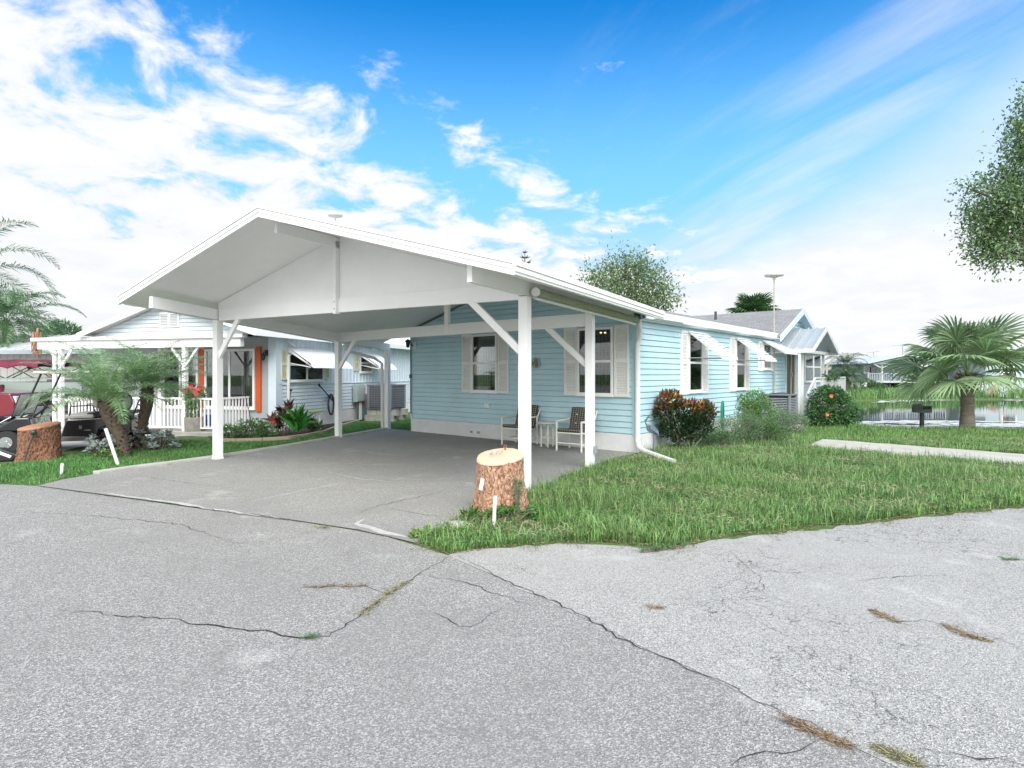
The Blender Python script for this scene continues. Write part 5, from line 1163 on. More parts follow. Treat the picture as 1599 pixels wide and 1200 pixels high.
tree('distant_tree', 'open-crowned green tree rising behind the roof of the blue house', (g[0], g[1], 0), [(0, 0, 0), (-.1, 0, 2.5), (-.2, 0, 4.0)], [.35, .25, .18],
     [C2(1000, 415, .75), C2(960, 425, .85, .4), C2(1022, 440, .85, -.3), C2(932, 440, .75), C2(985, 445, .95, .5), C2(1038, 468, .8), C2(945, 462, .95, -.5), C2(1000, 475, 1.0), C2(922, 475, .7), C2(978, 402, .4)], 8000, .24, .10, LEAF('tree_green', (.22, .32, .15), .35, .45), 51, shell=.45, bark_=mat('grey_bark', (.25, .22, .20), .9))
g = D(1900, 600, 15); s = 15/F
def C3(px, py, r_, dy=0, rz=.85): return ((px-1900)*s, dy, CAMH+(HY-py)*s, r_, r_, r_*rz)
OAK = LEAF('oak_green', (.17, .27, .125), .45, .35, .5, .45)
oc = [C3(1615, 225, .62), C3(1590, 270, .55, .3), C3(1560, 320, .62, -.2), C3(1600, 340, .85, .4), C3(1545, 365, .55, 0), C3(1570, 390, .5, .3), C3(1625, 290, .85, -.4), C3(1640, 380, .6, .2), C3(1600, 185, .35, 0), C3(1610, 155, .3), C3(1525, 330, .35, .1), C3(1518, 295, .25), C3(1555, 400, .3, -.2)]
oc += [C3(1700, 200, 1.3, .5), C3(1760, 300, 1.5, -.5), C3(1850, 180, 1.7, .4), C3(1950, 260, 1.8, -.3), C3(1900, 100, 1.6, .2), C3(2050, 200, 1.7, .4), C3(1800, 80, 1.3, 0)]
tree('oak_tree', 'leafy oak tree reaching into the sky at the right edge', (g[0], g[1], 0), [(0, 0, 0), (.05, 0, 1.5), (-.1, 0, 3.6)], [.45, .34, .28], oc, 80000, .11, .052, OAK, 52, shell=.1)

# ---- small plants by the pale house
SIL = LEAF('silver_leaf', (.36, .42, .40), .25, .1, .3, .7); PUR = LEAF('purple_leaf', (.08, .03, .06), .4, .1)
def rosette(name, label, loc, heads, n, ln, wd, m, seed, updir=.5, cat='plant', spread=1.):
    rng = np.random.default_rng(seed); t = thing(name, label, cat, loc); Ps, Ds = [], []
    for (x, y, z) in heads:
        a = rng.random(n)*6.283; e = rng.random(n)*1.3+.1; Dr = np.stack([np.cos(a)*np.cos(e)*spread, np.sin(a)*np.cos(e)*spread, np.sin(e)*updir*1.6], 1); Ps.append(np.tile([x, y, z], (n, 1))+rng.normal(size=(n, 3))*.015); Ds.append(Dr)
    P = np.concatenate(Ps); leaf_mesh('foliage', P, np.concatenate(Ds), ln*(.6+.6*rng.random(len(P))), wd*(.7+.5*rng.random(len(P))), m, t, rng, .6)
    mb = MB()
    for (x, y, z) in heads: mb.tube([(x*.4, y*.4, -.02), (x, y, z)], [.012, .008], 5)
    mb.build('stem', WOOD, t); return t
rr = random.Random(9)
def heads(n, sx, sy_, z0, z1): return [(rr.uniform(-sx, sx), rr.uniform(-sy_, sy_), rr.uniform(z0, z1)) for _ in range(n)]
g = G(165, 710); rosette('dusty_miller', 'clump of silvery grey leaves just left of the leaning white stake', (g[0], g[1], 0), heads(26, .34, .2, .08, .36), 24, .10, .045, SIL, 61)
g = G(243, 703); rosette('dusty_miller', 'wide clump of silvery grey leaves right of the palm trunks', (g[0], g[1], 0), heads(32, .45, .2, .06, .38), 24, .11, .05, SIL, 62)
g = G(178, 704); rosette('purple_plant', 'low dark purple plants between the silvery clumps', (g[0]+.1, g[1]+.05, 0), heads(22, .4, .15, .05, .28), 20, .09, .03, PUR, 63)
g = G(168, 716); rosette('leafy_weed', 'fresh green leafy weed in front of the silvery clump', (g[0], g[1], 0), heads(9, .18, .08, .03, .14), 14, .08, .04, SY, 64)
g = G(385, 683); bush('ground_shrub', 'low pale green leafy plants by the end of the porch railing', (g[0], g[1], 0), [(-.35, 0, .12, .4, .28, .2), (.15, 0, .18, .4, .3, .28), (.45, .1, .15, .25, .25, .22)], 1700, .075, .04, LEAF('pale_leaf', (.13, .25, .09), .3, .3), 65, shell=.3)
g = G(438, 680); t = rosette('canna_plant', 'dark bronze and red leafed canna plant in the flower bed', (g[0], g[1], 0), [(-.15, 0, .3), (.1, 0, .45), (.0, .05, .6), (-.05, 0, .2), (.22, .0, .3), (.2, .1, .62)], 9, .34, .12, LEAF('bronze_leaf', (.10, .045, .035), .5, .15, .5, .35), 66, updir=1.1, spread=.75)
mb = MB(); mb.tube([(.2, .1, 0), (.2, .1, .8), (.24, .1, 1.15)], .008, 5); mb.sphere((.24, .1, 1.17), .035); mb.build('flower_stalk', BLACK, t)
flower(t, (-.1, -.2, .38), .10, mat('dull_red_petal', (.35, .03, .03), .6), 3)
g = G(466, 680); rosette('birds_nest_fern', "bright green bird's nest fern with long upright leaves in the flower bed", (g[0], g[1], 0), [(0, 0, .1), (.02, 0, .14), (.0, .02, .18)], 12, .62, .17, LEAF('nest_fern', (.09, .30, .05), .25, .35, .5, .3), 67, updir=1.0, spread=.8)
g = G(490, 676); rosette('leafy_plant', 'medium green leafy plant against the lattice at the right end of the bed', (g[0], g[1], 0), heads(8, .2, .1, .05, .3), 12, .24, .075, SG2, 68, updir=.7)
# edging of the flower bed
mb = MB(); ep = [G(*p) for p in ((335, 690), (370, 690.5), (410, 689), (450, 686.5), (480, 682), (505, 677), (530, 668), (560, 659))]
for a, b in zip(ep, ep[1:]): mb.beam((*a, .035), (*b, .035), .10, .08)
tag(mb.build('bed_edging', mat('sandy_edging', (.46, .38, .28), .9, var=.1)), 'sandy curved stone edging around the flower bed', 'edging')
bp_ = [*ep, G(560, 655), NBW(.02, 6), NBW(.02, .2), NBW(-1, -.9)]; sheet('bed_soil', [(p[0], p[1]) for p in bp_], .012, mat('dark_mulch', (.055, .04, .03), 1., var=.4, vscale=30, bump=1, bscale=60))
# planter with red flowers
g = G(298, 680); t = thing('stone_planter', 'round grey stone planter in front of the porch post', 'planter', (g[0], g[1]+.2, 0)); mb = MB(); mb.lathe([(.20, 0), (.22, .05), (.235, .08), (.25, .44), (.245, .46), (.22, .46), (.21, .40), (.01, .39)], n=24); mb.build('pot', mat('weathered_stone', (.30, .28, .25), .95, var=.25, vscale=7, bump=.6, bscale=25), t, smooth=True)
t = bush('potted_flowers', 'tall potted plant with hot pink flowers growing in the stone planter', (g[0], g[1]+.2, .4), [(0, 0, .25, .2, .18, .25), (0, 0, .55, .26, .2, .24), (-.1, 0, .68, .16, .16, .14), (.18, 0, .7, .14, .14, .14)], 1300, .075, .035, SG, 69, cat='potted plant')
for x, z in ((-.14, .76), (.12, .74), (.22, .82), (.02, .86), (.16, .68)): flower(t, (x, -.2, z), .085, PINKF, int(x*100)+50)
mb = MB(); mb.box((*NBW(-1.5, -.1, .35),), (.4, .3, .3)); tag(mb.build('blue_crate', mat('bright_blue_plastic', (.03, .12, .5), .4), bevel=.02), 'bright blue plastic crate behind the porch railing', 'crate')
# vine on the porch rail of the blue house
rng = np.random.default_rng(70); n = 420; t = thing('porch_garland', 'dark green garland draped along the porch rail', 'garland', HSW(.95, 12.6, 1.5), HR)
y = rng.random(n)*1.9-1.0; P = np.stack([rng.normal(size=n)*.05, y, .02-.09*np.sin((y+1)*3.3)**2+rng.normal(size=n)*.04], 1); leaf_mesh('leaves', P, rng.normal(size=(n, 3)), .09, .05, SG2, t, rng)
mb = MB(); mb.tube([(0, -1, 0), (0, -.5, -.06), (0, 0, 0), (0, .5, -.06), (0, .9, 0)], .012, 6); mb.build('vine', WOOD, t)

# ================================================================ GRASS (too many blades to count)
def blades(name, label, polys, dens, h, w, m, seed, holes=(), lean=.5, patch=True, zf=None, thin=None):
    rng = np.random.default_rng(seed); PS = []
    for poly, dn in zip(polys, dens):
        a = np.array(poly); lo, hi = a.min(0), a.max(0); n = int((hi-lo).prod()*dn); x = rng.uniform(lo[0], hi[0], n); y = rng.uniform(lo[1], hi[1], n); k = in_poly(x, y, poly)
        for hl in holes: k &= ~in_poly(x, y, hl)
        PS.append(np.stack([x[k], y[k]], 1))
    P = np.concatenate(PS); x, y = P[:, 0], P[:, 1]
    cl = .5+.28*np.sin(x*2.1+1.3*np.sin(y*1.7))+.22*np.sin(y*3.3+x*1.1+2)+.22*np.sin(x*6.1+y*4.7)
    if patch:
        k = rng.random(len(P)) < np.clip(.50+.7*cl, .12, 1); P, cl = P[k], cl[k]
        k = rng.random(len(P)) > .9*np.clip((np.sin(P[:,0]*1.7+4.1)*np.sin(P[:,1]*2.3+1.0)*np.sin(P[:,0]*.9-P[:,1]*1.3)-.45)*5, 0, 1); P, cl = P[k], cl[k]
    n = len(P); z = zf(P[:, 0], P[:, 1]) if zf else np.zeros(n); H_ = h*(.4+.55*rng.random(n)+.75*np.clip(cl, 0, 1)**2*rng.random(n)); a = rng.random(n)*6.283; ln_ = rng.random(n)**1.2*lean
    B = np.stack([P[:, 0], P[:, 1], z-.005], 1); dr = np.stack([np.cos(a), np.sin(a), 0*a], 1); sd_ = np.stack([-np.sin(a+rng.normal(size=n)*.8), np.cos(a), 0*a], 1)*(w*(.7+.6*rng.random(n)))[:, None]/2
    M_ = B+dr*(H_*ln_*.35)[:, None]+np.array([0, 0, 1])*(H_*.62)[:, None]; T_ = B+dr*(H_*ln_*1.1)[:, None]+np.array([0, 0, 1])*(H_*(1-.35*ln_))[:, None]
    V = np.stack([B-sd_, B+sd_, M_+sd_*.8, M_-sd_*.8, T_], 1).reshape(-1, 3); i = np.arange(n)*5
    tri = np.stack([i+3, i+2, i+4, i+4], 1)  # replaced below
    me = bpy.data.meshes.new(name); me.vertices.add(len(V)); me.vertices.foreach_set('co', V.astype(np.float32).ravel())
    q = np.stack([i, i+1, i+2, i+3], 1); tr_ = np.stack([i+3, i+2, i+4], 1); li = np.concatenate([q.ravel(), tr_.ravel()]).astype(np.int32); me.loops.add(len(li)); me.loops.foreach_set('vertex_index', li)
    me.polygons.add(2*n); me.polygons.foreach_set('loop_start', np.concatenate([np.arange(n)*4, 4*n+np.arange(n)*3]).astype(np.int32)); me.materials.append(m); me.update(calc_edges=True)
    o = bpy.data.objects.new(name, me); COL.objects.link(o); tag(o, label, 'grass', kind='stuff'); return o
GR = mat('grass_blade', (.19, .335, .105), .6, .3, isl=.6, trans=.35, var=.22, vscale=.9, dirt=((.30, .33, .18), 1.6, .50, .74)); GR2 = mat('lawn_blade', (.14, .31, .095), .6, .3, isl=.5, trans=.35, var=.2, vscale=1.5)
sidewall = [HSW(.02, -.0)[:2], HSW(.02, 16)[:2]]
hp0, hp1 = HSW(.15, -.1)[:2], HSW(.15, 16)[:2]
rE = jagline([G(652, 848), G(700, 866), G(760, 858), G(870, 847), G(960, 848), G(1045, 855), G(1100, 844), G(1250, 826), G(1400, 810), G(1599, 791), (9, 8.3)], .035, .25, 77)
near = [G(735, 804), G(822, 774), G(916, 738), G(935, 726)]
A8 = rE+[(10, 9.0), (1.3, 9.0)]+[(1.25, 8.98), G(918, 735), G(822, 774), G(735, 806), G(690, 826)]
lawnA = [p for p in rE]+[(9.2, 9.6), G(940, 728)]+[G(916, 737), G(822, 774), G(735, 805), G(690, 828)]
lawnB = [G(940, 728), (9.2, 9.6), (12, 10.6), (14, 14), (4.6, 14.0), hp0, G(1000, 712)]
lawnC = [(4.2, 13.8), (14, 14), (26, 14.5), (40, 17), (22, 17.1), (17, 17.3), (14.5, 17.0), (12.6, 17.2), (11.0, 17.6), (10.4, 20.5), (9.6, 20.2)]
blades('grass', 'uneven long green grass of the front lawn', [lawnA, lawnB, lawnC], [3600, 1700, 900], .125, .0085, GR, 81, holes=[PATH], lean=1.0)
def offset_dist(p): return p
def cover(name, label, polys, n, m, seed, ln, thr, wr=.6):
    rng = np.random.default_rng(seed); out = []
    for poly in polys:
        a = np.array(poly); lo, hi = a.min(0), a.max(0); x = rng.uniform(lo[0], hi[0], n); y = rng.uniform(lo[1], hi[1], n); k = in_poly(x, y, poly) & ~in_poly(x, y, PATH)
        k &= (np.sin(x*2.7+seed+1.5*np.sin(y*3.1))+np.sin(y*4.3+x*1.9+seed)+.5*np.sin(x*9.1-y*7)) > thr; out.append(np.stack([x[k], y[k], .02+.06*rng.random(k.sum())], 1))
    P = np.concatenate(out); a = rng.random(len(P))*6.283; Dr = np.stack([np.cos(a), np.sin(a), .2+.5*rng.random(len(a))], 1); o = leaf_mesh(name, P, Dr, ln*(.6+.8*rng.random(len(P))), ln*wr, m, None, rng); tag(o, label, 'ground cover', kind='stuff')
cover('clover', 'low broadleaf weeds and clover mixed into the front lawn', [lawnA, lawnB], 60000, mat('clover_leaf', (.10, .24, .075), .6, isl=.5, trans=.3), 3, .028, .55)
cover('dead_grass', 'straw coloured dead blades mixed into the front lawn', [lawnA, lawnB], 26000, mat('straw_blade', (.36, .33, .20), .8, isl=.4, trans=.2), 8, .075, .15, .075)
blades('tall_grass', 'longer pale grass tufts scattered over the front lawn', [lawnA, lawnB], [420, 260], .24, .007, mat('pale_blade', (.24, .36, .15), .6, .3, isl=.5, trans=.35), 88, holes=[PATH], lean=1.5)
blades('grass', 'short green lawn strip left of the driveway', [[G(*p) for p in ((-40, 765), (0, 756), (60, 757), (100, 748.5), (190, 733.5), (330, 713), (430, 699.5), (530, 682), (606, 669), (645, 671), (646, 655), (560, 660), (530, 669), (505, 678), (480, 683), (450, 687.5), (410, 690), (370, 691.5), (260, 690), (240, 700), (150, 712), (120, 712), (60, 722), (-40, 730))]], [2600], .07, .0085, GR2, 82, lean=.8)
WD = mat('weed_leaf', (.075, .19, .04), .6, isl=.4, trans=.3)
g = G(781, 818); rosette('leafy_weed', 'leafy green weeds crowding the foot of the tan stump', (g[0], g[1], 0), [(rr.uniform(-.42, .40), rr.uniform(-.10, .12), rr.uniform(.02, .15)) for _ in range(60)], 14, .06, .022, WD, 83)
g = G(808, 812); rosette('tall_weed', 'tall feathery weed standing against the right side of the tan stump', (g[0], g[1]+.02, 0), [(rr.uniform(-.03, .03), rr.uniform(-.03, .03), .03+.030*k) for k in range(14)], 26, .055, .008, FERN, 84)
g = G(705, 838); rosette('leafy_weed', 'creeping green weeds on the asphalt corner left of the tan stump', (g[0], g[1], 0), [(rr.uniform(-.38, .30), rr.uniform(-.16, .06), rr.uniform(.01, .06)) for _ in range(70)], 14, .05, .018, SY, 85)
g = G(1030, 862); rosette('creeping_weed', 'small creeping weed spilling from the lawn onto the pale asphalt', (g[0], g[1], 0.01), [(-.16+.03*k+rr.uniform(-.02, .02), -.06+.012*k+rr.uniform(-.02, .02), .01+rr.uniform(0, .02)) for k in range(14)], 12, .035, .014, SG2, 86)
# dry tufts growing in cracks
DRY = mat('dry_crack_grass', (.23, .165, .10), .9, isl=.6); OLG = mat('olive_crack_moss', (.22, .21, .11), .9, isl=.6)
def tufts(label, pix, m, n, seed, wd=.05):
    n = int(n*.55); wd = wd*1.15
    rng = np.random.default_rng(seed); pts = [np.array(G(*p)) for p in pix]; P = []
    for _ in range(n):
        k = rng.integers(len(pts)-1); u = rng.random(); u = u if math.sin(u*13+k*5+seed)+.5*math.sin(u*41+seed) > -.35 else rng.random(); q = pts[k]*(1-u)+pts[k+1]*u+rng.normal(size=2)*wd*.6*rng.random()**2; P.append((q[0], q[1], .010))
    P = np.array(P); c = P.mean(0); t = thing('crack_weed', label, 'weed', tuple(c)); a = rng.random(n)*6.283; Dr = np.stack([np.cos(a), np.sin(a), .08+.5*rng.random(n)**2], 1)
    leaf_mesh('foliage', P-c, Dr, .045*(.3+1.2*rng.random(n)**2), .0045, m, t, rng, .2)
tufts('olive and brown dry weeds filling the wide crack in the middle of the road', [(640, 908), (612, 925), (590, 942), (568, 962)], OLG, 900, 91, .07)
tufts('thin line of brown dry weeds in the short crack left of the wide one', [(480, 919), (520, 917), (572, 916)], DRY, 350, 92, .03)
tufts('large reddish dry weed patch on the seam at the bottom of the photo', [(1230, 1127), (1270, 1145), (1330, 1172)], DRY, 900, 93, .05)
tufts('dry weed patch on the seam at the bottom edge, right of the reddish one', [(1370, 1172), (1400, 1185), (1440, 1200)], OLG, 700, 94, .05)
tufts('brown dry weed on the pale asphalt, left one of the right-hand pair', [(1362, 955), (1380, 965), (1405, 975)], DRY, 420, 95, .05)
tufts('brown dry weed on the pale asphalt, right one of the right-hand pair', [(1478, 980), (1510, 995), (1548, 1004)], DRY, 600, 96, .05)
tufts('tiny dry weed on the pale asphalt nearest the seam', [(1015, 953), (1035, 951)], DRY, 140, 97, .04)
tufts('small green tuft on the pale asphalt near the right edge', [(1565, 876), (1590, 876)], SG2, 260, 98, .04)
tufts('small green moss streak on the lowest point of the long road crack', [(478, 998), (498, 997)], SG2, 200, 99, .03)
tufts('small dry weeds on the driveway edge crack', [(490, 824), (515, 827)], OLG, 200, 100, .03)
tufts('brown dead grass on the kerb near the front left carport post', [(262, 727), (285, 722)], DRY, 420, 101, .06)
rng = np.random.default_rng(300); E = [np.array(p) for p in rE[:-1]]; P = []      # dead thatch and litter where the lawn meets the asphalt
for _ in range(5200):
    k = rng.integers(len(E)-1); u = rng.random(); q = E[k]*(1-u)+E[k+1]*u; off = abs(rng.normal())*.05*(1.2+math.sin(q[0]*5.1)+.6*math.sin(q[0]*13)); P.append((q[0]+rng.normal()*.02, q[1]-off+.03, .008+.01*rng.random()))
P = np.array(P); a = rng.random(len(P))*6.283; o = leaf_mesh('lawn_litter', P, np.stack([np.cos(a), np.sin(a), .05+.2*rng.random(len(a))], 1), .03*(.4+rng.random(len(a))), .006, mat('dead_thatch', (.24, .19, .11), .95, isl=.6), None, rng); tag(o, 'dead thatch and bits of litter along the lawn edge', 'litter', kind='stuff')
P = P[:1600].copy(); P[:, 1] += .02; a = a[:1600]; o = leaf_mesh('edge_runners', P, np.stack([np.cos(a), np.sin(a), .3+.6*rng.random(len(a))], 1), .05*(.4+rng.random(len(a))), .008, WD, None, rng); tag(o, 'short green runners creeping over the lawn edge', 'grass', kind='stuff')
# ================================================================ ACROSS THE POND
rng = np.random.default_rng(200)
FG = mat('far_grass_blade', (.17, .31, .10), .7, isl=.4, trans=.3)
far_poly = [(21.5, 39.2), (27, 42.2), (33, 42.9), (42, 43.1), (60, 43.8), (75, 44.5), (75, 50), (20, 50), (17, 44)]
blades('reeds', 'tall bright green grass on the far bank of the pond', [far_poly], [55], .55, .06, FG, 201, patch=False, zf=lambda x, y: ground_z(x, y))
left_bank = [(10.6, 21.0), (14.2, 26), (18.2, 33), (22, 39.2), (17, 44), (10, 30), (10.3, 22.5)]
blades('grass', 'bright lawn on the left bank of the pond', [left_bank], [180], .15, .02, GR2, 202, patch=False, zf=lambda x, y: ground_z(x, y))
# pale scum floating on the water
def scum(name, label, poly, n, r0, r1, seed, m):
    rng = np.random.default_rng(seed); a = np.array(poly); lo, hi = a.min(0), a.max(0); x = rng.uniform(lo[0], hi[0], n); y = rng.uniform(lo[1], hi[1], n); k = in_poly(x, y, poly); x, y = x[k], y[k]
    k = (np.sin(x*1.3+y*2.2)+np.sin(x*.6-y*3.1+1)+rng.normal(size=len(x))*.7) > -.6; x, y = x[k], y[k]; V, Fc = [], []
    for xx, yy in zip(x, y):
        r_ = rng.uniform(r0, r1); b0 = len(V); m_ = 7
        for q in range(m_): aa = q*2*math.pi/m_; rr_ = r_*rng.uniform(.6, 1.15); V.append((xx+rr_*1.8*math.cos(aa), yy+rr_*math.sin(aa), WATER_Z+.008+.004*rng.random()))
        Fc.append(tuple(range(b0, b0+m_)))
    me = bpy.data.meshes.new(name); me.from_pydata(V, [], Fc); me.materials.append(m); me.update(); o = bpy.data.objects.new(name, me); COL.objects.link(o); tag(o, label, 'pond scum', kind='stuff')
SC = mat('pale_pond_scum', (.78, .78, .74), .9, isl=.2)
scum('pond_scum', 'pale scum floating along the near edge of the pond', [(11.0, 19.2), (17, 18.9), (30, 19.2), (38, 19.5), (36, 22.5), (24, 22.8), (16, 23.8), (12.0, 23.0)], 7000, .05, .16, 203, SC)
scum('pond_scum', 'thin pale line of scum along the far edge of the pond', [(23.5, 38.6), (33, 41.6), (60, 42.3), (75, 43), (75, 44.2), (33, 42.9), (26, 41.5)], 1500, .08, .22, 204, SC)
def simple_house(name, label, loc, rz, w, d, wallh, floorz, wallm, roofm, rise=.9, over=.4, cat='house'):
    t = thing(name, label, cat, loc, rz); mb = MB(); mb.b2((-w/2, 0, floorz), (w/2, d, floorz+wallh)); mb.prism([(-w/2, .0, floorz+wallh), (w/2, .0, floorz+wallh), (0, .0, floorz+wallh+rise*(w/2)/(w/2+over))], (0, d, 0)); mb.build('wall', wallm, t)
    z0_ = floorz+wallh; mb = MB(); sl = rise/(w/2+over)
    for s_ in (-1, 1): mb.prism([(0, -over, z0_+rise), (s_*(w/2+over), -over, z0_-.02), (s_*(w/2+over), -over, z0_+.08), (0, -over, z0_+rise+.1)], (0, d+2*over, 0))
    mb.build('roof', roofm, t); return t
FW = mat('far_pale_blue_wall', (.40, .48, .51), .7, var=.05); FR_ = mat('far_white_roof', (.52, .57, .58), .5); FWH = mat('far_white_wall', (.56, .56, .53), .7, var=.05); DKW = mat('dark_pile_wood', (.08, .07, .065), .9)
# stilt house with deck
Y1 = 50.; s1 = Y1/F
def X1(px): return (px-CX)*s1
def Z1(py): return CAMH+(HY-py)*s1
xm = X1(1418); t = thing('stilt_house', 'pale blue house on dark stilts with a railed deck across the pond', 'house', (xm, Y1, 0)); gzf = float(ground_z(xm, Y1))
L0, L1 = X1(1364)-xm, X1(1478)-xm; ROOF0, ROOF1, AP = X1(1353)-xm, X1(1490)-xm, X1(1413)-xm
mb = MB(); mb.b2((L0+.8, 2.2, Z1(600)), (L1, 8, Z1(568))); mb.build('wall', FW, t)
mb = MB(); mb.prism([(ROOF0+.3, 0.02, Z1(569)), (ROOF1-.1, 0.02, Z1(569)), (AP, .02, Z1(557))], (0, 8, 0)); mb.build('gable', FW, t)
mb = MB(); mb.prism([(ROOF0, -.3, Z1(568.5)), (AP, -.3, Z1(555.5)), (AP, -.3, Z1(554.2)), (ROOF0, -.3, Z1(567.3))], (0, 9, 0)); mb.prism([(AP, -.3, Z1(555.5)), (ROOF1, -.3, Z1(568.5)), (ROOF1, -.3, Z1(567.3)), (AP, -.3, Z1(554.2))], (0, 9, 0)); mb.build('roof', FR_, t)
window(t, 'x', X1(1383)-xm, X1(1394)-xm, Z1(585), Z1(572), flat=2.2, bl=False, fw=.1, frm=mat('teal_frame', (.25, .38, .36), .5)); window(t, 'x', X1(1366)-xm+.4, X1(1374)-xm+.6, Z1(583), Z1(570), flat=2.2, bl=False, fw=.1); window(t, 'x', X1(1420)-xm, X1(1436)-xm, Z1(590), Z1(572), flat=2.2, bl=False, fw=.1)
mb = MB(); mb.b2((X1(1355)-xm, 0, Z1(598)), (L1, 2.2, Z1(595))); mb.build('deck', FR_, t)
mb = MB(); a0 = X1(1355)-xm; mb.b2((a0, .0, Z1(584)), (L1, .06, Z1(583))); x = a0
while x < L1: mb.b2((x, .01, Z1(595)), (x+.06, .05, Z1(584))); x += .2
for k in range(7): x = a0+k*1.1; mb.b2((x, -.02, Z1(596)), (x+.12, .08, Z1(582.6)))
mb.build('deck_railing', mat('grey_blue_rail', (.36, .40, .46), .6), t)
for px in (1364, 1371, 1386, 1393, 1410, 1425, 1440, 1455, 1470):
    for yy in (.3, 2.6):
        mb = MB(); mb.box((X1(px)-xm, yy, (Z1(597)-.5)/2), (.16, .16, Z1(597)+.5)); mb.build('stilt', DKW, t)
mb = MB(); mb.b2((L0+.3, 3.0, -.3), (L1, 3.1, Z1(600))); mb.build('skirt_panel', mat('weathered_skirt', (.36, .34, .32), .9, var=.15, vscale=1.5), t)
for px in (1378, 1440):
    mb = MB(); mb.beam((X1(px)-xm, .04, Z1(570)), (X1(px)-xm, .04, Z1(595)), .12, .12, up=(0, 1, 0)); mb.beam((X1(px)-xm, .04, Z1(575)), (X1(px)-xm-.7, .04, Z1(569)), .1, .1, up=(0, 1, 0)); mb.beam((X1(px)-xm, .04, Z1(575)), (X1(px)-xm+.7, .04, Z1(569)), .1, .1, up=(0, 1, 0)); mb.build('deck_post', FWH, t)
# leaning boat ramp panels
p = X1(1479); o = MB(); o.beam((p+.3, Y1-2.5, 1.2), (p-.7, Y1-6.6, -.25), 2.2, .12); o = o.build('gangway', mat('grey_gangway', (.42, .44, .46), .5, var=.1)); tag(o, 'grey sloping gangway leading down to the pond beside the stilt house', 'gangway')
# white house to the right of the palm trunk
Y2 = 52.; s2 = Y2/F
t = simple_house('white_house', 'low white house with porch to the right of the fan palm trunk', ((1545-CX)*s2, Y2, 0), R(0), 7.5, 8, 2.2, .2, FWH, FR_, .7)
for px in (1525, 1533, 1541): window(t, 'x', (px-1545)*s2, (px-1545)*s2+.4, .8, 2.0, flat=0, bl=False, fw=.06)
for x in (-3.4, -1.2, 1, 3.4):
    mb = MB(); mb.box((x, -1.2, 1.1), (.14, .14, 2.2)); mb.build('porch_post', FWH, t)
mb = MB(); mb.b2((-3.8, -1.6, 2.2), (3.8, 0, 2.3)); mb.build('porch_roof', FR_, t)
Y3 = 48.; s3 = Y3/F
t = simple_house('grey_white_house', 'long pale house with a white railed porch at the right edge across the pond', ((1625-CX)*s3, Y3, 0), R(0), 9.0, 8, 2.3, .35, FW, FR_, .95)
window(t, 'x', -3.2, -2.0, 1.2, 2.2, flat=0, bl=False, fw=.08); window(t, 'x', -1.2, 0, 1.2, 2.2, flat=0, bl=False, fw=.08)
mb = MB(); mb.b2((-4.6, -1.5, -.2), (4.6, -1.45, .35)); mb.b2((-4.6, -1.5, .36), (4.6, 0, .42)); mb.build('porch_deck', FWH, t)
mb = MB(); mb.b2((-4.6, -1.5, 1.1), (4.6, -1.44, 1.16)); x = -4.6
while x < 4.6: mb.b2((x, -1.49, .42), (x+.05, -1.45, 1.1)); x += .2
mb.build('porch_railing', FWH, t)
for x in (-4.5, -1.5, 1.5, 4.5):
    mb = MB(); mb.box((x, -1.47, 1.35), (.12, .12, 2.1)); mb.build('porch_post', FWH, t)
# slanting pink plank on the bank, antennas
mb = MB(); a, b = D(1553, 601, 46), D(1540, 618, 43.6); mb.beam(a, b, .35, .08); mb.beam(a+Vector((.4, 0, 0)), b+Vector((.4, 0, 0)), .1, .08); tag(mb.build('plank_steps', mat('pinkish_plank', (.34, .22, .17), .8)), 'pinkish plank steps down the far bank right of the fan palm', 'steps')
for (px, py, lab) in ((1340+34, 563, 'thin roof antenna at the left end of the stilt house roof'),):
    a = D(px-4, 553, 53); t = thing('roof_antenna', lab, 'antenna', (a[0]-.3, a[1], 0)); mb = MB(); mb.tube([(0, 0, 2.), (0, 0, a[2]+.2)], .03, 6); mb.build('mast', GREY_M, t)
    mb = MB(); mb.tube([(-.5, 0, a[2]+.1), (.5, 0, a[2]+.25)], .02, 5)
    for k in range(6): mb.tube([(-.45+k*.18, -.3, a[2]+.1+k*.03), (-.45+k*.18, .3, a[2]+.1+k*.03)], .012, 4)
    mb.build('array', GREY_M, t)
a = D(1410, 540, 51); t = thing('roof_antenna', 'slim aerial with a long crossbar above the stilt house ridge', 'antenna', (a[0], a[1], 0)); mb = MB(); mb.tube([(0, 0, 2.5), (0, 0, a[2]+.0)], .03, 6); mb.build('mast', GREY_M, t); mb = MB(); mb.tube([(-.9, 0, a[2]), (.4, 0, a[2])], .02, 5); mb.build('crossbar', GREY_M, t)
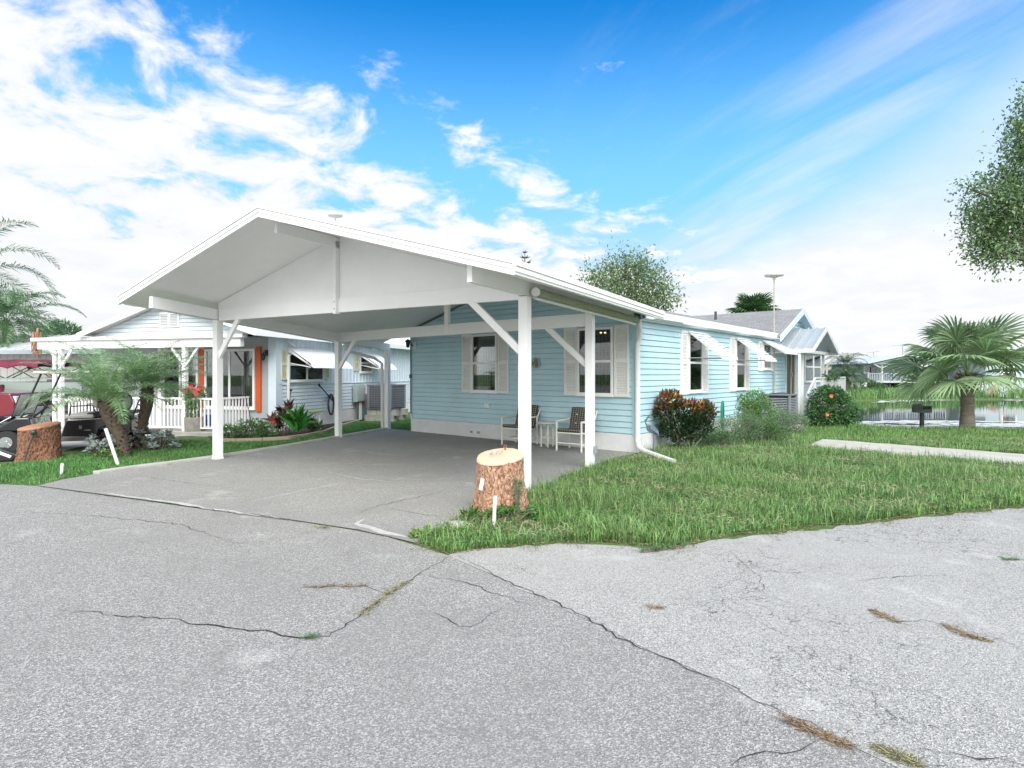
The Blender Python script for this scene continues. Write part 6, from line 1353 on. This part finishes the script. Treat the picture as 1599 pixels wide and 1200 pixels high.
# left: tan house with carport, vehicles, date palms
Y4 = 62.; s4 = Y4/F
t = simple_house('tan_house', 'far tan house with a shaded carport seen past the entry porch', ((1300-CX)*s4, Y4, 0), R(0), 6.6, 7, 2.1, .1, mat('far_tan_wall', (.50, .47, .38), .8), mat('far_brown_roof', (.36, .32, .28), .8), .6)
mb = MB(); mb.b2((-2.9, -.1, .1), (.6, -.01, 1.95)); mb.build('carport_shade_panel', DARKROOM, t)  # dark slab on the solid wall; its colour stands for the carport's shade
t = simple_house('cream_house', 'low cream house partly hidden behind the two date palms', ((1345-CX)*s4+.5, Y4-2, 0), R(0), 4.6, 7, 1.9, .1, FWH, mat('far_tan_roof', (.5, .42, .36), .8), .35)
window(t, 'x', -.6, .4, .9, 1.6, flat=0, bl=False, fw=.06)
def car(name, label, loc, rz, m, L_=4.4, W_=1.8, H_=1.5, cat='car', group=None):
    t = thing(name, label, cat, loc, rz, group); mb = MB(); pr_ = [(-L_/2, .35), (-L_/2+.05, .85), (-L_/2+.5, .95), (-L_/2+1.0, H_), (L_/2-1.3, H_), (L_/2-.8, .98), (L_/2-.05, .85), (L_/2, .35)]
    mb.prism([(x, -W_/2, z) for x, z in pr_], (0, W_, 0)); mb.build('body', m, t, bevel=.08)
    mb = MB()
    for s_ in (-1, 1): mb.prism([(-L_/2+.72, s_*(W_/2+.004), 1.0), (-L_/2+1.12, s_*(W_/2+.004), H_-.1), (L_/2-1.38, s_*(W_/2+.004), H_-.1), (L_/2-1.0, s_*(W_/2+.004), 1.0)], (0, .006*s_, 0))
    mb.build('window', mat('car_glass', (.02, .025, .03), .1, .8), t)
    for x in (-L_/2+.8, L_/2-.8):
        for s_ in (-1, 1):
            mb = MB(); mb.tube([(x, s_*(W_/2-.18), .33), (x, s_*(W_/2+.02), .33)], .33, 18); w = mb.build('wheel', RUBBER, t); mb = MB(); mb.tube([(x, s_*(W_/2+.021), .33), (x, s_*(W_/2+.03), .33)], .19, 12); mb.build('rim', CHROME, w)
    return t
car('parked_car', 'dark parked car in the shade of the far tan house carport', ((1300-CX)*55/F, 55, 0), R(5), mat('dark_car_paint', (.03, .035, .05), .3, coat=.5), 3.8, 1.8, 1.7)
car('parked_car', 'white parked car in front of the dark one, left of the date palms', ((1312-CX)*51/F, 51, 0), R(-60), mat('white_car_paint', (.75, .75, .76), .3, coat=.5), 3.8, 1.8, 1.35)
DP = LEAF('date_palm_green', (.10, .17, .09), .3, .3)
g = D(1324, 610, 44); pinnate_palm('date_palm', 'short bushy date palm in front of its taller twin across the lawn', (g[0], g[1], 0), 0, [(0, 0, -.2), (0, 0, .6), (0, 0, 1.2)], [.3, .25, .25], 36, 1.5, .42, .05, DP, 211, el=(1.4, -.5), droop=1.6, nl=26, tm=PB, boots=False)
g = D(1321, 610, 50); pinnate_palm('date_palm', 'taller spreading date palm behind the short one across the lawn', (g[0], g[1], 0), 0, [(0, 0, -.2), (0, 0, 1.2), (0, 0, 2.3)], [.3, .25, .22], 30, 1.9, .5, .055, LEAF('dull_date_green', (.12, .17, .11), .3, .3), 212, el=(1.3, -.4), droop=1.5, nl=26, tm=PB, boots=False)
g = D(1352, 612, 47); bush('hedge', 'low green hedge below the left end of the stilt house', (g[0], g[1], 0), [(0, 0, .5, 1.0, .6, .7), (.9, 0, .4, .7, .6, .5)], 1500, .16, .08, SG2, 213)
# tree line far beyond
rr = random.Random(77)
for i, (px, py, r_, Y_, lab) in enumerate(((1520, 560, 2.4, 66, 'round green tree behind the white house right of the palm trunk'), (1592, 556, 2.8, 70, 'green tree behind the pale house at the right edge'), (1372, 566, 1.0, 70, 'small tree top behind the left end of the stilt house roof'), (1660, 552, 3.0, 68, 'green tree beyond the right edge houses'))):
    g = D(px, py, Y_); z = g[2]; tree('distant_tree', lab, (g[0], g[1], 0), [(0, 0, 0), (0, 0, z*.6)], [.25, .15], [(0, 0, z-r_*.5, r_, r_, r_*.7), (-r_*.7, 0, z-r_*.8, r_*.7, r_*.7, r_*.5), (r_*.8, 0, z-r_*.7, r_*.7, r_*.7, r_*.6)], 2600, .12*r_, .06*r_, SG2, 220+i, shell=.4)

# ================================================================ GOLF CART, PICKUP, BOAT
def wheel(t, x, y, r_, w_, rimc, side=1):
    mb = MB(); mb.lathe([(r_*.55, -w_/2), (r_*.92, -w_/2), (r_, -w_*.3), (r_, w_*.3), (r_*.92, w_/2), (r_*.55, w_/2)], n=28); mb.v = [(a, c, b) for a, b, c in mb.v]; mb.f = [f[::-1] for f in mb.f]; mb.v = [(a+x, b+y, c+r_) for a, b, c in mb.v]; tw = mb.build('wheel', RUBBER, t, smooth=True)
    for s_ in (-1, 1):
        mb = MB(); mb.tube([(x, y+s_*(w_/2+.001), r_), (x, y+s_*(w_/2+.012), r_)], r_*.5, 20); mb.tube([(x, y+s_*(w_/2+.012), r_), (x, y+s_*(w_/2+.03), r_)], r_*.16, 10)
        for k in range(5): a = k*2*math.pi/5; mb.beam((x+r_*.1*math.cos(a), y+s_*(w_/2+.014), r_+r_*.1*math.sin(a)), (x+r_*.47*math.cos(a), y+s_*(w_/2+.014), r_+r_*.47*math.sin(a)), .02, .012, up=(0, 1, 0))
        mb.build('rim', rimc, tw)
# golf cart: local +x is forward; front towards the camera's left
ga = G(28, 707); ge = G(212, 692)
gc = thing('golf_cart', 'black golf cart with cream roof and folding clear windshield behind the reddish stump', 'golf cart', (-9.33, 12.45, 0), R(180+20))
BODY = mat('gloss_black_paint', (.012, .012, .014), .18, .6, coat=.6)
for x, y in ((.95, .45), (.95, -.45), (-.84, .45), (-.84, -.45)): wheel(gc, x, y, .23, .19, CHROME)
mb = MB(); mb.b2((-.55, -.56, .22), (.55, .56, .28)); mb.build('floor', GREY_M, gc, bevel=.01)
for s_ in (-1, 1):
    mb = MB(); mb.b2((-.52, s_*.56, .23), (.5, s_*.60, .30)); mb.build('rocker_panel', CHROME, gc)
mb = MB(); mb.prism([(.50, -.52, .28), (.58, -.52, .72), (.80, -.52, .72), (1.12, -.52, .52), (1.20, -.52, .34), (1.12, -.52, .26), (1.08, -.52, .46), (.62, -.52, .46), (.58, -.52, .26)], (0, 1.04, 0)); mb.build('front_cowl', BODY, gc, bevel=.03)
mb = MB(); mb.tube([(1.22, -.46, .32), (1.24, -.44, .50), (1.05, -.42, .64), (.9, -.40, .74)], .014, 8); mb.tube([(1.22, .46, .32), (1.24, .44, .50), (1.05, .42, .64), (.9, .40, .74)], .014, 8); mb.tube([(1.24, -.44, .50), (1.26, 0, .52), (1.24, .44, .50)], .014, 8); mb.tube([(1.23, -.46, .33), (1.25, 0, .34), (1.23, .46, .33)], .02, 8); mb.build('brush_guard', CHROME, gc, smooth=True)
for s_ in (-1, 1):
    mb = MB(); mb.sphere((1.13, s_*.36, .50), (.04, .07, .04)); mb.build('headlight', mat('lamp_lens', (.7, .72, .72), .1), gc, smooth=True)
mb = MB(); mb.prism([(-1.2, -.56, .36), (-1.2, -.56, .62), (-.95, -.56, .70), (-.05, -.56, .66), (.05, -.56, .30), (-.58, -.56, .28), (-.62, -.56, .45), (-.75, -.56, .52), (-.95, -.56, .52), (-1.06, -.56, .45), (-1.12, -.56, .36)], (0, 1.12, 0)); mb.build('rear_body', BODY, gc, bevel=.02)
mb = MB(); mb.box((-.3, .565, .50), (.05, .006, .07)); mb.box((-.42, .565, .44), (.12, .006, .02)); mb.build('badge', CHROME, gc)
SEAT = mat('seat_vinyl_grey', (.40, .39, .37), .5); SEATB = mat('seat_vinyl_black', (.02, .02, .022), .4)
mb = MB(); mb.b2((-.52, -.54, .675), (-.02, .54, .77)); s0 = mb.build('seat', SEAT, gc, bevel=.03); mb = MB(); mb.b2((-.60, -.54, .90), (-.50, .54, 1.16)); mb.build('backrest', SEAT, gc, bevel=.03)
mb = MB(); mb.b2((-1.14, -.54, .715), (-.60, .54, .79)); mb.build('rear_seat', SEATB, gc, bevel=.03); mb = MB(); mb.b2((-.53, -.545, .76), (-.40, .545, .80)); mb.build('seat_trim', SEATB, s0, bevel=.02)
for s_ in (-1, 1): mb = MB(); mb.tube([(-.10, s_*.53, .74), (-.12, s_*.53, .93), (-.5, s_*.53, .95), (-.58, s_*.53, .74)], .013, 7); mb.build('armrest', BLACK, gc, smooth=True)
# roof struts, roof, windshield folded
for s_ in (-1, 1):
    for pts in ([(.72, s_*.50, .72), (.38, s_*.52, 1.60)], [(-.60, s_*.50, .70), (-.70, s_*.52, 1.2), (-.62, s_*.52, 1.60)]): mb = MB(); mb.tube(pts, .02, 8); mb.build('roof_strut', BLACK, gc, smooth=True)
mb = MB(); mb.b2((-.85, -.60, 1.60), (.50, .60, 1.66)); mb.build('roof', mat('cream_roof', (.70, .68, .60), .4, var=.03), gc, bevel=.025)
mb = MB(); mb.prism([(.86, -.52, .76), (.72, -.52, 1.18), (.728, -.52, 1.183), (.868, -.52, .763)], (0, 1.04, 0)); ws = mb.build('windshield', mat('clear_plexi', (.72, .78, .80), .3, .5, var=.25, vscale=5), gc)
mb = MB(); mb.tube([(.86, -.53, .75), (.72, -.53, 1.19), (.72, .53, 1.19), (.86, .53, .75), (.86, -.53, .75)], .012, 6); mb.build('windshield_frame', BLACK, ws)
mb = MB(); mb.tube([(.62, .22, .70), (.36, .22, .93)], .02, 8); mb.torus((.34, .22, .95), .17, .014, 24, 8, Matrix.Rotation(R(-48), 3, 'Y')); mb.build('steering_wheel', BLACK, gc, smooth=True)
mb = MB()
for s_ in (-1, 1): mb.tube([(-1.2, s_*.45, .70), (-1.32, s_*.45, 1.05)], .014, 7)
mb.tube([(-1.32, -.45, 1.05), (-1.32, .45, 1.05)], .014, 7); mb.b2((-1.55, -.4, .30), (-1.2, .4, .34)); mb.build('rear_rack', BLACK, gc)
mb = MB()
p = Matrix.Translation(gc.location) @ Matrix.Rotation(R(200), 4, 'Z')
t = thing('striped_bag', 'rolled black and white bag strapped behind the golf cart seat', 'bag', tuple(p @ Vector((-.86, -.12, .80)))); 
mb = MB(); mb.sphere((0, 0, .18), (.18, .2, .2), 16, 10); mb.build('bag_body', mat('off_white_cloth', (.6, .6, .56), .8), t, smooth=True); mb = MB()
for k in (-.09, .02, .11): mb.torus((k, 0, .18), .195*math.cos(k*4), .018, 20, 6, Matrix.Rotation(R(90), 3, 'Y'))
mb.build('strap', BLACK, t)
g = G(28, 703); t = thing('portable_compressor', 'small grey and light blue portable tank by the front wheel of the golf cart', 'compressor', (g[0]+.16, g[1]-.1, 0), R(15)); mb = MB(); mb.tube([(-.17, 0, .24), (.10, 0, .24)], .105, 18); mb.build('tank', mat('blue_grey_tank', (.25, .30, .38), .4), t, smooth=True); mb = MB(); mb.tube([(.101, 0, .24), (.18, 0, .24)], .11, 18); mb.build('blue_cap', mat('sky_blue_plastic', (.05, .32, .62), .4), t, smooth=True)
mb = MB(); mb.box((-.09, 0, .38), (.08, .07, .07)); mb.box((.03, 0, .37), (.07, .07, .06)); mb.build('motor', GREY_M, t, bevel=.01)
mb = MB()
for x in (-.12, .08): mb.tube([(x, 0, .14), (x, -.08, 0)], .01, 5); mb.tube([(x, 0, .14), (x, .08, 0)], .01, 5)
mb.build('feet', CHROME, t)
g = G(4, 722); t = thing('black_case', 'black and white hard case lying at the left edge of the photo', 'case', (g[0]-.12, g[1]+.1, 0), R(30)); mb = MB(); mb.prism([(-.3, -.15, 0), (.2, -.15, 0), (.28, -.15, .12), (.05, -.15, .24), (-.3, -.15, .26)], (0, .3, 0)); mb.build('case_body', BLACK, t, bevel=.03); mb = MB(); mb.box((.08, -.155, .14), (.22, .01, .05), (0, .5, 0)); mb.build('stripe', WHITE, t)
# red pickup, front towards the right
tk = thing('red_pickup', 'dark red pickup truck parked at the left edge with its front fender showing', 'pickup truck', (-16.9, 17.3, 0), R(6))
RED = mat('dark_red_paint', (.17, .008, .018), .22, .6, coat=.8)
for x, y in ((1.75, .82), (1.75, -.82), (-1.7, .82), (-1.7, -.82)): wheel(tk, x, y, .36, .24, CHROME)
def arch(cx, r_, n=8): return [(cx+r_*math.cos(math.pi*k/n), .36+r_*math.sin(math.pi*k/n)) for k in range(n+1)]
prof = [(2.62, .45), (2.66, .80), (2.55, 1.04), (1.3, 1.12), (-2.7, 1.10), (-2.72, .50)]+[p for p in arch(-1.7, .44)][::-1]+[(-1.2, .42), (1.2, .42)]+[p for p in arch(1.75, .44)][::-1]
mb = MB(); mb.prism([(x, -.92, z) for x, z in prof], (0, 1.84, 0)); mb.build('body', RED, tk, bevel=.05)
mb = MB(); mb.prism([(1.3, -.80, 1.11), (.75, -.72, 1.62), (-.9, -.72, 1.66), (-1.1, -.80, 1.11)], (0, 1.56, 0)); mb.build('cab', RED, tk, bevel=.06)
for s_ in (-1, 1):
    mb = MB(); mb.prism([(1.05, s_*.80, 1.15), (.66, s_*.745, 1.56), (-.8, s_*.745, 1.58), (-.95, s_*.80, 1.15)], (0, s_*.012, 0)); mb.build('window', mat('car_glass', (.02, .025, .03)), tk)
    mb = MB(); mb.box((.95, s_*1.02, 1.16), (.14, .16, .20)); mb.build('mirror', BLACK, tk, bevel=.03)
    mb = MB(); mb.box((2.60, s_*.70, .86), (.14, .34, .20)); mb.build('headlight', mat('lamp_lens', (.7, .7, .7)), tk, bevel=.02)
    mb = MB(); mb.box((.2, s_*.93, .80), (1.1, .015, .03)); mb.build('side_trim', CHROME, tk)
mb = MB(); mb.b2((2.6, -.9, .40), (2.80, .9, .62)); mb.build('bumper', GREY_M, tk, bevel=.03); mb = MB(); mb.b2((2.64, -.5, .72), (2.69, .5, .98)); mb.build('grille', BLACK, tk)
# pontoon boat with maroon canopy, behind the pickup and cart
bt = thing('pontoon_boat', 'pontoon boat with an open maroon canopy parked behind the golf cart', 'boat', (-16.6, 20.2, 0), R(4))
mb = MB()
for y in (-.85, .85): mb.tube([(-2.6, y, .62), (2.2, y, .62), (2.9, y, .85)], [.3, .3, .08], 16)
mb.build('pontoon', CHROME, bt, smooth=True); mb = MB(); mb.b2((-2.7, -1.15, .94), (2.7, 1.15, 1.0)); mb.build('deck', GREY_M, bt)
mb = MB()
for y in (-1.12, 1.12):
    mb.b2((-2.5, y-.02, 1.0), (2.4, y+.02, 1.32)); mb.b2((-2.5, y-.02, 1.42), (2.4, y+.02, 1.46))
mb.b2((2.36, -1.09, 1.0), (2.4, 1.09, 1.32)); mb.build('fence_panel', mat('grey_green_panel', (.30, .36, .33), .5), bt)
MAR = mat('maroon_canvas', (.16, .02, .045), .85)
for a, b, z in ((-.9, .12, 1.95), (.08, 1.0, 1.95)):
    mb = MB(); n = 8; vs = []
    for i in range(n+1):
        x = a+(b-a)*i/n; zz = z+.10*math.sin(math.pi*i/n)
        for y, dz in ((-1.15, -.16), (-1.05, 0), (0, .05), (1.05, 0), (1.15, -.16)): vs.append((x, y, zz+dz))
    mb.add(vs, [(i*5+k, i*5+k+1, (i+1)*5+k+1, (i+1)*5+k) for i in range(n) for k in range(4)]); mb.add([(x, y, zz-.03) for x, y, zz in vs], [(i*5+k+1, i*5+k, (i+1)*5+k, (i+1)*5+k+1) for i in range(n) for k in range(4)]); mb.build('canopy', MAR, bt, smooth=True)
mb = MB()
for y in (-1.1, 1.1): mb.tube([(-1.6, y, 1.45), (-.85, y, 1.85)], .018, 6); mb.tube([(.9, y, 1.45), (.1, y, 1.9)], .018, 6); mb.tube([(0, y, 1.45), (-.85, y, 1.85)], .018, 6); mb.tube([(.2, y, 1.45), (.95, y, 1.85)], .018, 6); mb.tube([(1.6, y, 1.45), (.95, y, 1.85)], .018, 6)
mb.build('canopy_frame', BLACK, bt)
mb = MB(); mb.b2((1.2, -1.0, 1.0), (2.2, -.5, 1.55)); mb.build('boat_seat', mat('brown_grey_vinyl', (.18, .16, .15), .6), bt, bevel=.04)
for x in (-1.8, 1.6):
    for y in (-.85, .85):
        mb = MB(); mb.b2((x-.2, y-.15, 0), (x+.2, y+.15, .33)); mb.build('cradle_block', BLK, bt)
p = Matrix.Translation(bt.location) @ Matrix.Rotation(R(4), 4, 'Z') @ Vector((2.45, -.6, 1.0)); 
t = thing('cooler', 'blue and white cooler sitting at the right end of the boat', 'cooler', (p[0], p[1], 1.0)); mb = MB(); mb.b2((-.25, -.18, 0), (.25, .18, .32)); mb.build('box', WHITE, t, bevel=.02); mb = MB(); mb.b2((-.26, -.19, .321), (.26, .19, .45)); mb.build('lid', mat('cooler_blue', (.05, .22, .55), .4), t, bevel=.02)
# distant buildings / trees seen left of the pale house and beyond, closing the horizon
for i, (x, y, r_, h_) in enumerate(((-60, 75, 6, 5.2), (-45, 82, 6, 4.8), (-30, 88, 6, 4.6), (-14, 90, 6, 4.4))):
    tree('distant_tree', ['dark green tree far beyond the shed house, leftmost', 'dark green tree far beyond the shed house, second from the left', 'dark green tree far beyond the pale house', 'dark green tree far beyond the gap between the two homes'][i], (x, y, 0), [(0, 0, 0), (0, 0, h_*.5)], [.35, .2], [(0, 0, h_*.55, r_*.6, r_*.6, h_*.4), (-r_*.5, 0, h_*.5, r_*.5, r_*.5, h_*.38), (r_*.5, 0, h_*.5, r_*.5, r_*.5, h_*.36)], 1500, .5, .25, SG2, 240+i, shell=.3)
